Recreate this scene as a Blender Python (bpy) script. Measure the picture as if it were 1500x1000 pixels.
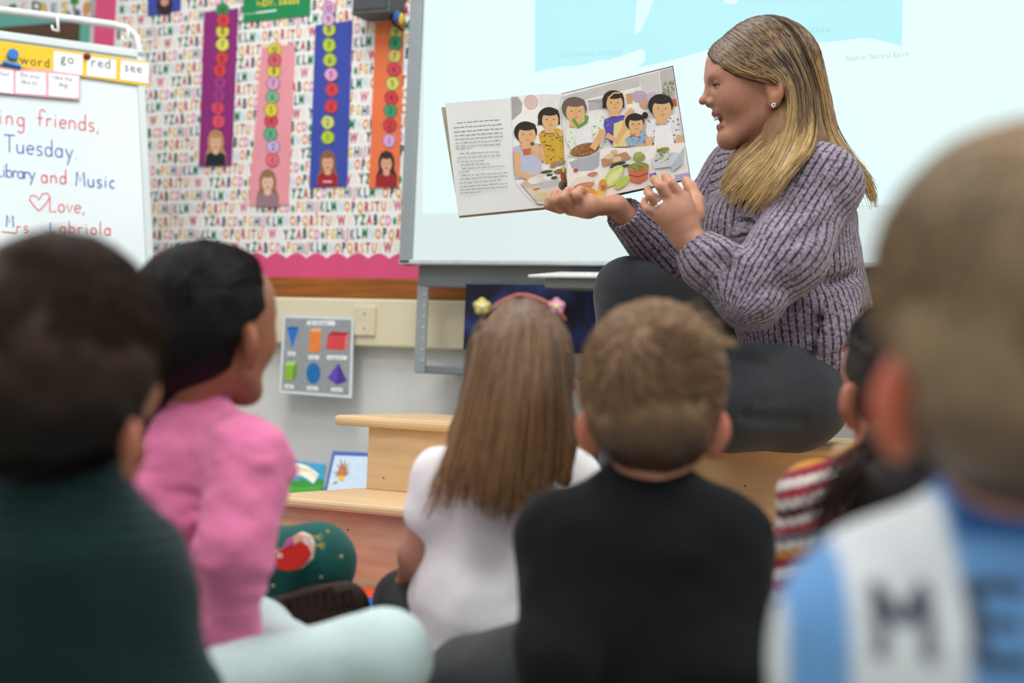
import bpy, math, random
import numpy as np
from mathutils import Vector, Matrix

# ------------------------------------------------------------------ scene, camera, light
scn = bpy.context.scene
for o in list(bpy.data.objects):
    bpy.data.objects.remove(o)
COL = scn.collection
FPX = 50.0 / 36.0 * 1500.0
YAW, PITCH, ROLL = math.radians(25.7), math.radians(1.1), 0.042
CAM = Vector((0, 0, 0.44))
FWD = Vector((-math.sin(YAW) * math.cos(PITCH), math.cos(YAW) * math.cos(PITCH), math.sin(PITCH)))
RT0 = Vector((math.cos(YAW), math.sin(YAW), 0))
UP0 = RT0.cross(FWD)
RT = RT0 * math.cos(ROLL) + UP0 * math.sin(ROLL)
UP = UP0 * math.cos(ROLL) - RT0 * math.sin(ROLL)
cam_data = bpy.data.cameras.new('camera')
cam_data.lens = 50
cam_data.sensor_width = 36
cam_data.clip_start = 0.05
cam_data.dof.use_dof = True
cam_data.dof.focus_distance = 2.68
cam_data.dof.aperture_fstop = 2.2
cam_data.dof.aperture_blades = 0
cam = bpy.data.objects.new('camera', cam_data)
COL.objects.link(cam)
m = Matrix((RT, UP, -FWD)).transposed().to_4x4()
m.translation = CAM
cam.matrix_world = m
scn.camera = cam

world = bpy.data.worlds.new('world')
scn.world = world
world.use_nodes = True
world.node_tree.nodes['Background'].inputs[0].default_value = (0.93, 0.96, 1.0, 1)
world.node_tree.nodes['Background'].inputs[1].default_value = 0.62

def area(name, loc, sx, sy, power, color=(1, 0.98, 0.95)):
    l = bpy.data.lights.new(name, 'AREA')
    l.shape = 'RECTANGLE'
    l.size, l.size_y, l.energy, l.color = sx, sy, power, color
    o = bpy.data.objects.new(name, l)
    o.location = loc
    COL.objects.link(o)
    return o
area('ceiling_light_panel', (-1.7, 2.0, 2.62), 0.6, 1.2, 34)
area('ceiling_light_panel', (0.6, 2.0, 2.62), 0.6, 1.2, 34)
area('ceiling_light_panel', (-1.7, 0.2, 2.62), 0.6, 1.2, 26)
area('ceiling_light_panel', (0.6, 0.2, 2.62), 0.6, 1.2, 26)
area('ceiling_light_panel', (-0.5, -2.0, 2.62), 0.6, 1.2, 20)
scn.view_settings.view_transform = 'Standard'
scn.view_settings.look = 'None'
scn.view_settings.gamma = 1
scn.view_settings.exposure = 0.0
scn.view_settings.use_curve_mapping = False
scn.cycles.use_denoising = True
scn.cycles.max_bounces = 6

# ------------------------------------------------------------------ geometry helpers
def ray(px, py):
    return FWD + RT * ((px - 750) / FPX) - UP * ((py - 500) / FPX)
def C(px, py, z):                      # point seen at a pixel, z metres deep
    return CAM + ray(px, py) * z
def W(px, py, d):                      # point at distance d on the wall's own axis
    r = ray(px, py)
    return CAM + r * (d / r.y)
def G(px, py, z=0.0):                  # point at a given height
    r = ray(px, py)
    return CAM + r * ((z - CAM.z) / r.z)
def on(px, py, pl):                    # point on a plane (o, n)
    r = ray(px, py)
    return CAM + r * ((pl[0] - CAM).dot(pl[1]) / r.dot(pl[1]))
def plane3(a, b, c):
    n = (b - a).cross(c - a).normalized()
    if n.dot(CAM - a) < 0:
        n = -n
    return (a, n)

def s2l(c):
    return c / 12.92 if c <= 0.04045 else ((c + 0.055) / 1.055) ** 2.4
def hexc(h):
    h = h.lstrip('#')
    return tuple(s2l(int(h[i:i + 2], 16) / 255) for i in (0, 2, 4))

MATS = {}
def mat(name, color, rough=0.6, var=0.08, scale=30.0, bump=0.0, bscale=200.0, emit=0.0, metal=0.0, spec=0.3, attr=None, sheen=0.0, sss=0.0, stretch=None):
    if name in MATS:
        return MATS[name]
    c = hexc(color) if isinstance(color, str) else color
    m = bpy.data.materials.new(name)
    m.use_nodes = True
    nt = m.node_tree
    b = nt.nodes['Principled BSDF']
    b.inputs['Roughness'].default_value = rough
    b.inputs['Metallic'].default_value = metal
    b.inputs['Specular IOR Level'].default_value = spec
    if sheen:
        b.inputs['Sheen Weight'].default_value = sheen
    if sss:
        b.inputs['Subsurface Weight'].default_value = sss
        b.inputs['Subsurface Radius'].default_value = (0.012, 0.005, 0.003)
        b.inputs['Subsurface Scale'].default_value = 0.6
    tc = nt.nodes.new('ShaderNodeTexCoord')
    src = tc.outputs['Object']
    if stretch:
        mp = nt.nodes.new('ShaderNodeMapping')
        mp.inputs['Scale'].default_value = stretch
        nt.links.new(src, mp.inputs['Vector'])
        src = mp.outputs[0]
    n = nt.nodes.new('ShaderNodeTexNoise')
    n.inputs['Scale'].default_value = scale
    n.inputs['Detail'].default_value = 4
    nt.links.new(src, n.inputs['Vector'])
    r = nt.nodes.new('ShaderNodeMapRange')
    r.inputs['From Min'].default_value = 0.3
    r.inputs['From Max'].default_value = 0.7
    r.inputs['To Min'].default_value = 1 - var
    r.inputs['To Max'].default_value = 1 + var
    nt.links.new(n.outputs['Fac'], r.inputs['Value'])
    mx = nt.nodes.new('ShaderNodeMix')
    mx.data_type = 'RGBA'
    mx.blend_type = 'MULTIPLY'
    mx.inputs['Factor'].default_value = 1
    if attr:
        a = nt.nodes.new('ShaderNodeAttribute')
        a.attribute_name = attr
        nt.links.new(a.outputs['Color'], mx.inputs['A'])
    else:
        mx.inputs['A'].default_value = (*c, 1)
    nt.links.new(r.outputs[0], mx.inputs['B'])
    nt.links.new(mx.outputs['Result'], b.inputs['Base Color'])
    if emit:
        nt.links.new(mx.outputs['Result'], b.inputs['Emission Color'])
        b.inputs['Emission Strength'].default_value = emit
    if bump:
        n2 = nt.nodes.new('ShaderNodeTexNoise')
        n2.inputs['Scale'].default_value = bscale
        nt.links.new(src, n2.inputs['Vector'])
        bp = nt.nodes.new('ShaderNodeBump')
        bp.inputs['Strength'].default_value = bump
        bp.inputs['Distance'].default_value = 0.002
        nt.links.new(n2.outputs['Fac'], bp.inputs['Height'])
        nt.links.new(bp.outputs[0], b.inputs['Normal'])
    MATS[name] = m
    return m
def ink(h, emit=0.0):
    h = h.lstrip('#')
    if emit:
        return mat('screen_light_' + h, (0, 0, 0) if False else h, rough=0.4, var=0.015, scale=3, emit=emit)
    return mat('print_' + h, h, rough=0.65, var=0.05, scale=60)

def empty(name, loc):
    o = bpy.data.objects.new(name, None)
    o.location = loc
    o.empty_display_size = 0.1
    COL.objects.link(o)
    return o
def tag(o, label=None, cat=None, group=None, kind=None):
    if label: o['label'] = label
    if cat: o['category'] = cat
    if group: o['group'] = group
    if kind: o['kind'] = kind
    return o
def world_loc(o):
    v = Vector((0, 0, 0))
    while o is not None:
        v = v + o.location
        o = o.parent
    return v

class MB:
    """collects polygons, builds one mesh object"""
    def __init__(s):
        s.v, s.f, s.mi, s.mats = [], [], [], []
    def slot(s, m):
        if m not in s.mats:
            s.mats.append(m)
        return s.mats.index(m)
    def poly(s, pts, m=None):
        i = len(s.v)
        s.v += [Vector(p) for p in pts]
        s.f.append(list(range(i, i + len(pts))))
        s.mi.append(s.slot(m) if m else 0)
    def tris(s, pts, faces, m=None):
        i = len(s.v)
        s.v += [Vector(p) for p in pts]
        k = s.slot(m) if m else 0
        for f in faces:
            s.f.append([i + q for q in f])
            s.mi.append(k)
    def prism(s, front, off, m=None):
        """front polygon and its copy moved by off, closed"""
        n = len(front)
        a = [Vector(p) for p in front]
        b = [p + off for p in a]
        i = len(s.v)
        s.v += a + b
        k = s.slot(m) if m else 0
        fs = [list(range(i, i + n)), list(range(i + 2 * n - 1, i + n - 1, -1))]
        for q in range(n):
            r = (q + 1) % n
            fs.append([i + r, i + q, i + n + q, i + n + r])
        s.f += fs
        s.mi += [k] * len(fs)
    def box(s, lo, hi, m=None):
        (x0, y0, z0), (x1, y1, z1) = lo, hi
        s.prism([(x0, y0, z0), (x1, y0, z0), (x1, y0, z1), (x0, y0, z1)], Vector((0, y1 - y0, 0)), m)
    def tube(s, pts, r, seg=8, m=None, caps=True):
        pts = [Vector(p) for p in pts]
        rs = r if isinstance(r, (list, tuple)) else [r] * len(pts)
        i = len(s.v)
        n = len(pts)
        prev = None
        for q, p in enumerate(pts):
            t = (pts[min(q + 1, n - 1)] - pts[max(q - 1, 0)]).normalized()
            if prev is None:
                prev = t.orthogonal().normalized()
            u = (prev - t * prev.dot(t))
            u = u.normalized() if u.length > 1e-6 else t.orthogonal().normalized()
            prev = u
            w = t.cross(u)
            for j in range(seg):
                a = 2 * math.pi * j / seg
                s.v.append(p + (u * math.cos(a) + w * math.sin(a)) * rs[q])
        k = s.slot(m) if m else 0
        for q in range(n - 1):
            for j in range(seg):
                j2 = (j + 1) % seg
                s.f.append([i + q * seg + j, i + q * seg + j2, i + (q + 1) * seg + j2, i + (q + 1) * seg + j])
                s.mi.append(k)
        if caps:
            s.f.append([i + j for j in range(seg - 1, -1, -1)]); s.mi.append(k)
            s.f.append([i + (n - 1) * seg + j for j in range(seg)]); s.mi.append(k)
    def sphere(s, c, r, m=None, nu=10, nv=7, axes=None):
        c = Vector(c)
        rr = r if isinstance(r, (list, tuple)) else (r, r, r)
        ax = axes or (Vector((1, 0, 0)), Vector((0, 1, 0)), Vector((0, 0, 1)))
        i = len(s.v)
        for a in range(nv + 1):
            th = math.pi * a / nv
            for b in range(nu):
                ph = 2 * math.pi * b / nu
                s.v.append(c + ax[0] * (rr[0] * math.sin(th) * math.cos(ph)) + ax[1] * (rr[1] * math.sin(th) * math.sin(ph)) + ax[2] * (rr[2] * math.cos(th)))
        k = s.slot(m) if m else 0
        for a in range(nv):
            for b in range(nu):
                b2 = (b + 1) % nu
                s.f.append([i + a * nu + b, i + (a + 1) * nu + b, i + (a + 1) * nu + b2, i + a * nu + b2])
                s.mi.append(k)
    def build(s, name, m=None, parent=None, smooth=False, bevel=0.0, loc=None):
        me = bpy.data.meshes.new(name)
        base = world_loc(parent) if parent else (Vector(loc) if loc is not None else Vector((0, 0, 0)))
        me.from_pydata([tuple(v - base) for v in s.v], [], s.f)
        for q in (s.mats or [m]):
            me.materials.append(q)
        if s.mats:
            me.polygons.foreach_set('material_index', s.mi)
        if smooth:
            me.polygons.foreach_set('use_smooth', [True] * len(me.polygons))
        me.update()
        o = bpy.data.objects.new(name, me)
        COL.objects.link(o)
        if parent:
            o.parent = parent
        elif loc is not None:
            o.location = base
        if bevel:
            b = o.modifiers.new('bevel', 'BEVEL')
            b.width = bevel
            b.segments = 2
            b.limit_method = 'ANGLE'
        return o

_glyph = {}
def glyph(ch, bold=0.0):
    key = (ch, bold)
    if key not in _glyph:
        cu = bpy.data.curves.new('t', 'FONT')
        cu.body = ch
        cu.resolution_u = 2
        cu.offset = bold
        ob = bpy.data.objects.new('t', cu)
        COL.objects.link(ob)
        dg = bpy.context.evaluated_depsgraph_get()
        ev = ob.evaluated_get(dg)
        me = ev.to_mesh()
        vs = [(v.co.x, v.co.y) for v in me.vertices]
        fs = [list(p.vertices) for p in me.polygons]
        ev.to_mesh_clear()
        bpy.data.objects.remove(ob)
        bpy.data.curves.remove(cu)
        w = max([v[0] for v in vs]) if vs else 0.3
        _glyph[key] = (vs, fs, w)
    return _glyph[key]

class Print(MB):
    """flat print on a plane; its shapes are given as outlines that are carried onto the plane"""
    def __init__(s, pl, off=0.0006, step=0.00006):
        super().__init__()
        s.pl, s.k, s.step, s.off = pl, 0, step, off
    def at(s, x, y):
        s_off = s.off + s.k * s.step
        return on(x, y, (s.pl[0] + s.pl[1] * s_off, s.pl[1]))
    def p(s, pts, col):
        s.poly([s.at(*q) for q in pts], ink(col) if isinstance(col, str) else col)
        s.k += 1
    def e(s, cx, cy, rx, ry, col, rot=0.0, n=20, a0=0, a1=360):
        c, d = math.cos(math.radians(rot)), math.sin(math.radians(rot))
        pts = []
        for i in range(n):
            a = math.radians(a0 + (a1 - a0) * i / (n if a1 - a0 >= 360 else n - 1))
            x, y = rx * math.cos(a), ry * math.sin(a)
            pts.append((cx + x * c - y * d, cy + x * d + y * c))
        s.p(pts, col)
    def text(s, body, x, y, size, col, slope=0.0, bold=0.0, wx=1.0, jit=0.0, lean=0.0):
        m = ink(col) if isinstance(col, str) else col
        rnd = random.Random(hash(body) % 1000 if False else len(body) * 7)
        cx = 0.0
        for ch in body:
            if ch == ' ':
                cx += size * 0.32 * wx
                continue
            vs, fs, w = glyph(ch, bold)
            dy = rnd.uniform(-jit, jit) * size
            pts = []
            for (a, b) in vs:
                xx = cx + (a + b * lean) * size * wx
                pts.append(s.at(x + xx, y + xx * slope - b * size + dy))
            s.tris(pts, fs, m)
            cx += (w + 0.1) * size * wx
        s.k += 1
    def stroke(s, pts, w, col):
        m = ink(col) if isinstance(col, str) else col
        n = len(pts)
        L, R = [], []
        for i, (x, y) in enumerate(pts):
            x0, y0 = pts[max(i - 1, 0)]
            x1, y1 = pts[min(i + 1, n - 1)]
            dx, dy = x1 - x0, y1 - y0
            l = math.hypot(dx, dy) or 1
            L.append((x - dy / l * w / 2, y + dx / l * w / 2))
            R.append((x + dy / l * w / 2, y - dx / l * w / 2))
        vs = [s.at(*q) for q in L + R]
        s.tris(vs, [[i, i + 1, n + i + 1, n + i] for i in range(n - 1)], m)
        s.k += 1
# ------------------------------------------------------------------ the setting
WALL_Y = 3.2
M_wall = mat('painted_wall', '#e0e1de', 0.75, 0.02, 4, bump=0.05, bscale=300)
M_floor = mat('vinyl_floor', '#9c968c', 0.4, 0.1, 12)
M_cream = mat('cream_enamel', '#e0d6b8', 0.45, 0.03, 5)
M_woodtrim = mat('varnished_wood', '#9a5a22', 0.35, 0.25, 6, stretch=(1, 6, 14))
M_birch = mat('birch_ply', '#dcbb90', 0.38, 0.1, 5, stretch=(1.2, 8, 9))
M_birch2 = mat('birch_riser', '#d2a988', 0.42, 0.14, 7, stretch=(1.5, 6, 8))
M_ply = mat('ply_edge', '#b98a55', 0.5, 0.3, 30, stretch=(0.5, 1, 30))
M_grey = mat('grey_metal', '#8f979b', 0.4, 0.03, 10, spec=0.5)
M_dgrey = mat('dark_grey_metal', '#73797d', 0.45, 0.03, 10, spec=0.5)
M_white = mat('white_plastic', '#e4e8e8', 0.35, 0.02, 10, spec=0.5)
M_pink = mat('pink_paper', '#dd5580', 0.75, 0.06, 8)

def struct(name, mb, m=None, **k):
    return tag(mb.build(name, m, **k), kind='structure')
b = MB(); b.box((-7, WALL_Y, 0), (4, WALL_Y + 0.1, 2.8))
struct('wall_back', b, M_wall)
b = MB(); b.box((-7, -4, -0.1), (4, WALL_Y, -0.008))
struct('floor', b, M_floor)
b = MB(); b.box((-7, WALL_Y - 0.045, 0.482), (4, WALL_Y, 0.606))
struct('trim_1', b, M_cream, bevel=0.006)
b = MB(); b.box((-7, WALL_Y - 0.035, 0.607), (4, WALL_Y, 0.659))
struct('trim_2', b, M_woodtrim, bevel=0.004)
b = MB(); b.box((-7, WALL_Y - 0.012, 0), (4, WALL_Y, 0.1))
struct('baseboard_back', b, M_dgrey)

# wall outlet cover on the cream rail
t = empty('cover_plate', (W(535, 470, 3.15)))
b = MB(); a = W(519, 448, 3.15); c = W(549, 492, 3.15)
b.box((a.x, 3.148, c.z), (c.x, 3.156, a.z)); b.build('plate', mat('cream_plate', '#ddd3b4', 0.4), t, bevel=0.002)
b = MB()
for q in (0.25, 0.75):
    b.sphere(((a.x + c.x) / 2, 3.148, a.z + (c.z - a.z) * q), 0.003)
tag(b.build('screw', M_grey, t), kind='stuff')
tag(t, 'blank cream cover plate on the cream wall rail right of the shapes poster', 'cover plate')

# bulletin board
BB0, BB1 = -2.845, -1.70
t = empty('bulletin_board', (BB0, 3.185, 0.66))
b = MB(); b.box((BB0 - 0.075, 3.18, 0.66), (BB1, 3.1995, 1.75)); b.build('backing_paper', mat('white_paper', '#eef0ee', 0.8, 0.02, 5), t)
pl_bb = (Vector((0, 3.18, 0)), Vector((0, -1, 0)))
LET = dict(A='c22f3a', B='17181c', C='e9a13a', D='e887b0', E='35925c', F='e8893c', G='e8c55e', H='27486e', I='a4452f', J='dd5b86', K='7f7f7c', L='223c66', M='2d8a5b', N='ccd9e2', O='e7862f', P='2f3138', Q='e3a82a', R='c22b35', S='e4b04a', T='b5623a', U='e2853b', V='f0dcc4', W='d8577f', X='f1e3cf', Y='15161a', Z='1f7f47')
b = MB(); rnd = random.Random(4)
rowh, pitch = 0.0362, 0.0172
AL = 'ABCDEFGHIJKLMNOPQRSTUVWXYZ'
for r in range(-7, 21):
    z = 1.452 - r * rowh
    st = (r * 9 + (3 if r % 3 == 1 else 0)) % 26
    x = BB0 + 0.006 + rnd.random() * 0.008
    k = 0
    while x < BB1 - 0.05:
        ch = AL[(st + k) % 26]; k += 1
        g = {'E': 'e', 'I': 'i'}.get(ch, ch)
        vs, fs, w = glyph(g, 0.036)
        col = LET[ch] if ch != 'W' or r % 2 else 'c4303c'
        s = 0.0372
        wx = 0.6
        dz = rnd.uniform(-0.002, 0.002); ro = rnd.uniform(-0.08, 0.08)
        b.tris([(x + (p * wx + ro * q) * s, 3.1793, z + q * s + dz) for p, q in vs], fs, ink(col))
        x += max(w * wx * s + 0.0042, 0.0105)
b.build('letter_print', None, t)
# scalloped border along the bottom and the straight one at the side
b = MB(); n = 19; x0, x1 = BB0 - 0.075, BB1; zb = 0.66
for i in range(n):
    xa = x0 + (x1 - x0) * i / n; xb = x0 + (x1 - x0) * (i + 1) / n
    top = [(xa + (xb - xa) * j / 6, 3.178, 0.712 + 0.014 * math.sin(math.pi * j / 6)) for j in range(7)]
    b.prism([(xa, 3.178, zb), (xb, 3.178, zb)] + top[::-1], Vector((0, 0.0015, 0)))
b.build('scalloped_border', M_pink, t)
b = MB(); b.box((BB0 - 0.075, 3.1745, 0.66), (BB0, 3.1765, 1.75)); b.build('side_border', M_pink, t)
tag(t, 'alphabet print bulletin board with pink scalloped border behind the number strips', 'bulletin board')

# second board at the far left, seen over the easel
t = empty('bulletin_board', (-4, 3.185, 1.0))
b = MB(); b.box((-5.2, 3.185, 0.66), (-2.96, 3.1995, 1.75)); b.build('backing_paper', mat('teal_paper', '#6fb3a6', 0.8, 0.03, 5), t)
pr = Print((Vector((0, 3.184, 0)), Vector((0, -1, 0))))
pr.p([(-60, -60), (132, -60), (133, 24), (100, 23), (-60, 8)], 'e9ecea')
for (x, y, ch, col, s) in [(3, 13, '-', 'd9a83a', 16), (30, 14, 'C', 'e89a6a', 14), (46, 16, 'D', '222831', 20), (58, 18, 'B', 'd8a92a', 20), (74, 19, 'E', '8b8f96', 20), (89, 20, 'S', 'd8b53a', 24)]:
    pr.text(ch, x, y, s, col, bold=0.03)
pr.e(18, 10, 7, 4, '3f7f3c', -20); pr.stroke([(109, 5), (108, 16)], 3, '7a4a30'); pr.e(109, 2, 7, 5, '3d8a3c')
pr.e(127, 12, 6, 11, 'e8905a', 10); pr.e(128, 9, 3.5, 4, '8fae6a')
pr.e(113, 19, 5, 6, '53757c'); pr.e(100, 20, 4, 4, '6f9aa0'); pr.e(142, 25, 5, 4, '47747a')
pr.build('animal_alphabet_print', None, t)
b = MB(); p0 = W(-60, 24, 3.17); p1 = W(152, 62, 3.17)
b.box((-5.2, 3.17, p1.z), (-2.985, 3.184, p1.z + 0.07)); b.build('brown_rail', mat('brown_board', '#5d4634', 0.7, 0.1, 10), t)
tag(t, 'teal bulletin board with animal alphabet print seen above the easel', 'bulletin board')

# number strips with cut-out portraits
def strip(label, quad, col, discs, face, hair, shirt, fx, fy, fs, mark=None):
    base = W(*quad[3], 3.178)
    t = empty('number_strip', base)
    b = MB(); b.prism([W(x, y, 3.1765) for x, y in quad], Vector((0, 0.0012, 0)))
    b.build('paper_strip', mat('strip_' + col, '#' + col, 0.75, 0.05, 10), t)
    for i, (x, y, c, ch) in enumerate(discs):
        pl = (Vector((0, 3.1755 - (i % 2) * 0.0007, 0)), Vector((0, -1, 0)))
        b = MB(); rnd = random.Random(i * 3 + int(x))
        pts = [(x + 10.3 * math.cos(a) * rnd.uniform(0.93, 1.05), y + 10.8 * math.sin(a) * rnd.uniform(0.93, 1.05)) for a in [math.pi * 2 * q / 14 for q in range(14)]]
        b.prism([on(px, py, pl) for px, py in pts], Vector((0, 0.0006, 0)))
        d = b.build('disc', mat('disc_' + c, '#' + c, 0.75, 0.06, 40), t)
        pr = Print(pl, 0.0002)
        pr.stroke([(x + 9.6 * math.cos(a), y + 10 * math.sin(a)) for a in [math.pi * 2 * q / 16 for q in range(17)]], 0.9, '4a4a50')
        pr.text(ch, x - 3.0 * len(ch), y + 5, 14, '33343a', slope=-0.06, wx=0.85)
        pr.build('numeral', None, d)
    pl = (Vector((0, 3.1753, 0)), Vector((0, -1, 0)))
    b = MB()
    k = fs
    out = [(fx - 16 * k, fy + 30 * k), (fx - 15 * k, fy + 14 * k), (fx - 11 * k, fy + 5 * k), (fx - 12 * k, fy - 8 * k), (fx - 8 * k, fy - 19 * k), (fx, fy - 23 * k), (fx + 8 * k, fy - 19 * k), (fx + 12 * k, fy - 8 * k), (fx + 11 * k, fy + 5 * k), (fx + 15 * k, fy + 14 * k), (fx + 15 * k, fy + 31 * k)]
    b.prism([on(x, y, pl) for x, y in out], Vector((0, 0.0006, 0)))
    ph = b.build('portrait', ink(hair), t)
    pr = Print(pl, 0.0003)
    pr.p([(fx - 15.5 * k, fy + 30 * k), (fx - 14 * k, fy + 15 * k), (fx - 6 * k, fy + 10 * k), (fx + 6 * k, fy + 10 * k), (fx + 14 * k, fy + 15 * k), (fx + 14.5 * k, fy + 30.5 * k)], shirt)
    pr.p([(fx - 4 * k, fy + 4 * k), (fx + 4 * k, fy + 4 * k), (fx + 5 * k, fy + 12 * k), (fx, fy + 15 * k), (fx - 5 * k, fy + 12 * k)], face)
    pr.e(fx, fy - 3 * k, 8 * k, 11.5 * k, face)
    pr.e(fx, fy - 14 * k, 7 * k, 4 * k, hair)
    for s in (-1, 1):
        pr.e(fx + s * 3.3 * k, fy - 4 * k, 1.2 * k, 0.8 * k, '3a2a22', n=8)
    pr.e(fx, fy + 3.4 * k, 3 * k, 1.0 * k, 'b0504a', n=10)
    pr.stroke([(fx, fy - 3 * k), (fx + 0.6 * k, fy)], 0.8, 'b98266')
    if mark:
        pr.stroke([(fx - 7 * k, fy + 24 * k), (fx + 6 * k, fy + 24 * k)], 2, mark)
    pr.build('portrait_print', None, ph)
    tag(t, label, 'number strip', 'number strips with portraits')
RD, PK, YL, GN, LG, PU = 'd8414a', 'e2a4c4', 'e0d24a', '3fa06a', 'b9cf4a', 'a63a86'
strip('purple paper number strip with small blond portrait, leftmost full strip', [(299, 18), (349, 12), (339, 242), (291, 244)], '8d2c78',
      [(326, 15, '35935a', '10'), (327, 30, RD, '9'), (326, 46, YL, '8'), (326, 65, 'dfe05a', '7'), (325, 85, RD, '6'), (322, 103, RD, '5'), (322, 121, PU, '4'), (321, 140, PU, '3'), (319, 158, 'd9476a', '2'), (320, 178, 'e2506a', '1')],
      'e0b294', 'b98d5c', '1e2430', 316, 212, 1.0)
strip('pale pink paper number strip hanging lowest beside the purple one', [(383, 70), (432, 64), (422, 300), (364, 301)], 'e89aa4',
      [(402, 73, 'dfd044', '10'), (402, 88, 'd9606c', '9'), (401, 104, 'ddd243', '8'), (400, 122, 'dba6cc', '7'), (399, 142, '7fb98f', '6'), (397, 161, 'e0cf3d', '5'), (397, 177, 'd84a58', '4'), (396, 196, '62b08a', '3'), (400, 215, 'cdb0d8', '2'), (399, 234, 'e8707e', '1')],
      'e6bda6', '96704c', '9a7a84', 392, 271, 1.05)
strip('blue paper number strip with smiling portrait in red shirt', [(462, 37), (516, 30), (508, 273), (453, 275)], '3e4ea8',
      [(482, 12, 'dba4cf', '10'), (481, 28, 'd9aed0', '9'), (482, 43, 'bccb52', '8'), (482, 66, 'b6cc4a', '7'), (483, 88, 'b5cb48', '6'), (485, 109, 'dfa3cb', '5'), (486, 131, 'd4444f', '4'), (485, 156, 'd63c46', '3'), (480, 179, 'cbd678', '2'), (480, 201, 'b3cc3f', '1')],
      'd9a888', '8a6248', 'a32330', 480, 242, 1.0, 'e8d8d8')
strip('orange paper number strip with long-haired portrait next to the screen', [(550, 33), (592, 29), (584, 275), (540, 275)], 'e8774a',
      [(580, 47, 'c9c35a', '9'), (579, 63, '3d9465', '8'), (578, 82, 'd8c46a', '7'), (577, 101, 'd04a50', '6'), (575, 122, 'd3cf62', '5'), (573, 143, 'd23c40', '4'), (572, 162, '3d9a6a', '3'), (571, 183, 'cf3a44', '2'), (570, 206, 'd8a3d0', '1')],
      'd8a486', '3c2a26', '9c2632', 566, 243, 1.0)
# green cover card, blue portrait card and grey box at the top of the board
t = empty('book_cover_card', W(405, 30, 3.178))
b = MB(); b.prism([W(x, y, 3.1765) for x, y in [(357, -45), (455, -55), (454, 22), (356, 33)]], Vector((0, 0.0015, 0))); b.build('card', ink('1f8a52'), t)
pr = Print((Vector((0, 3.1765, 0)), Vector((0, -1, 0))))
pr.text('by', 376, 8, 10, 'd8c84a', -0.08, 0.02); pr.text('Dr. Seuss', 385, 9, 15, 'e0d04a', -0.08, 0.03, wx=0.78)
pr.stroke([(359, 21), (374, 19.5)], 1.2, 'b8d8c4'); pr.stroke([(375, 19), (405, 15)], 3, 'cfe6d8')
pr.build('print', None, t)
tag(t, 'green book cover card pinned above the pale pink strip', 'card')
t = empty('portrait_card', W(245, 18, 3.178))
b = MB(); b.prism([W(x, y, 3.1765) for x, y in [(217, -40), (266, -46), (264, 15), (216, 23)]], Vector((0, 0.0015, 0))); b.build('card', ink('3c4fa6'), t)
pr = Print((Vector((0, 3.1765, 0)), Vector((0, -1, 0)))); pr.e(241, 8, 12, 14, '3a2230'); pr.e(241, 3, 6, 6, 'c89a80'); pr.build('print', None, t)
tag(t, 'blue paper card with dark portrait at the top left of the alphabet board', 'card')
t = empty('grey_speaker_box', W(555, 20, 3.15))
b = MB(); a = W(521, 25, 3.12); c = W(580, -60, 3.12); b.box((a.x, 3.10, a.z), (c.x, 3.178, c.z)); b.build('housing', mat('speaker_grey', '#565a5d', 0.5, 0.05, 20), t, bevel=0.004)
b = MB(); b.box((a.x + 0.008, 3.097, a.z + 0.012), (c.x - 0.008, 3.101, c.z)); b.build('grille', mat('speaker_grille', '#4a4e51', 0.7, 0.2, 300), t)
tag(t, 'dark grey wall box above the blue and orange number strips', 'speaker')
b = MB(); b.tube([W(578, 12, 3.13), W(572, 26, 3.13), W(578, 36, 3.14), W(590, 45, 3.14)], 0.0035); tag(b.build('black_cable', mat('black_rubber', '#17181a', 0.5), smooth=True), 'black cable looping beside the top left corner of the screen', 'cable')
b = MB(); b.sphere(W(581, 24, 3.13), (0.012, 0.008, 0.016)); b.sphere(W(588, 28, 3.13), (0.008, 0.006, 0.016), ink('d8b23a')); b.mats = [ink('2f62a8')] + b.mats[0:1]
b.mi = [0] * 70 + [1] * 70
tag(b.build('charm', smooth=True), 'small blue and yellow charm hanging by the screen corner', 'charm')

# interactive whiteboard on its stand
def glow(h, strength=1.0):
    key = 'projected_' + h
    if key in MATS:
        return MATS[key]
    m = bpy.data.materials.new(key); m.use_nodes = True
    nt = m.node_tree; p = nt.nodes['Principled BSDF']
    p.inputs['Base Color'].default_value = (0.03, 0.03, 0.03, 1); p.inputs['Roughness'].default_value = 0.5
    tc = nt.nodes.new('ShaderNodeTexCoord'); n = nt.nodes.new('ShaderNodeTexNoise'); n.inputs['Scale'].default_value = 2.5
    nt.links.new(tc.outputs['Object'], n.inputs['Vector'])
    r = nt.nodes.new('ShaderNodeMapRange'); r.inputs['To Min'].default_value = 0.96; r.inputs['To Max'].default_value = 1.04
    nt.links.new(n.outputs['Fac'], r.inputs['Value'])
    mx = nt.nodes.new('ShaderNodeMix'); mx.data_type = 'RGBA'; mx.blend_type = 'MULTIPLY'; mx.inputs['Factor'].default_value = 1
    mx.inputs['A'].default_value = (*hexc(h), 1); nt.links.new(r.outputs[0], mx.inputs['B'])
    nt.links.new(mx.outputs['Result'], p.inputs['Emission Color']); p.inputs['Emission Strength'].default_value = strength
    MATS[key] = m
    return m
SX0, SX1, SZ0, SZ1, SD = -1.765, 0.15, 0.684, 2.05, 3.02
t = empty('interactive_whiteboard', (SX0, SD, SZ0))
b = MB(); b.box((SX0 + 0.02, SD, SZ0 + 0.012), (SX1 - 0.02, SD + 0.03, SZ1)); b.build('board_surface', glow('dcebea', 0.97), t)  # painted glow: bare board emits too, outside the projected image
b = MB(); b.box((SX0, SD - 0.012, SZ0), (SX0 + 0.034, SD + 0.035, SZ1)); b.build('frame_side', M_grey, t, bevel=0.004)
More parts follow.
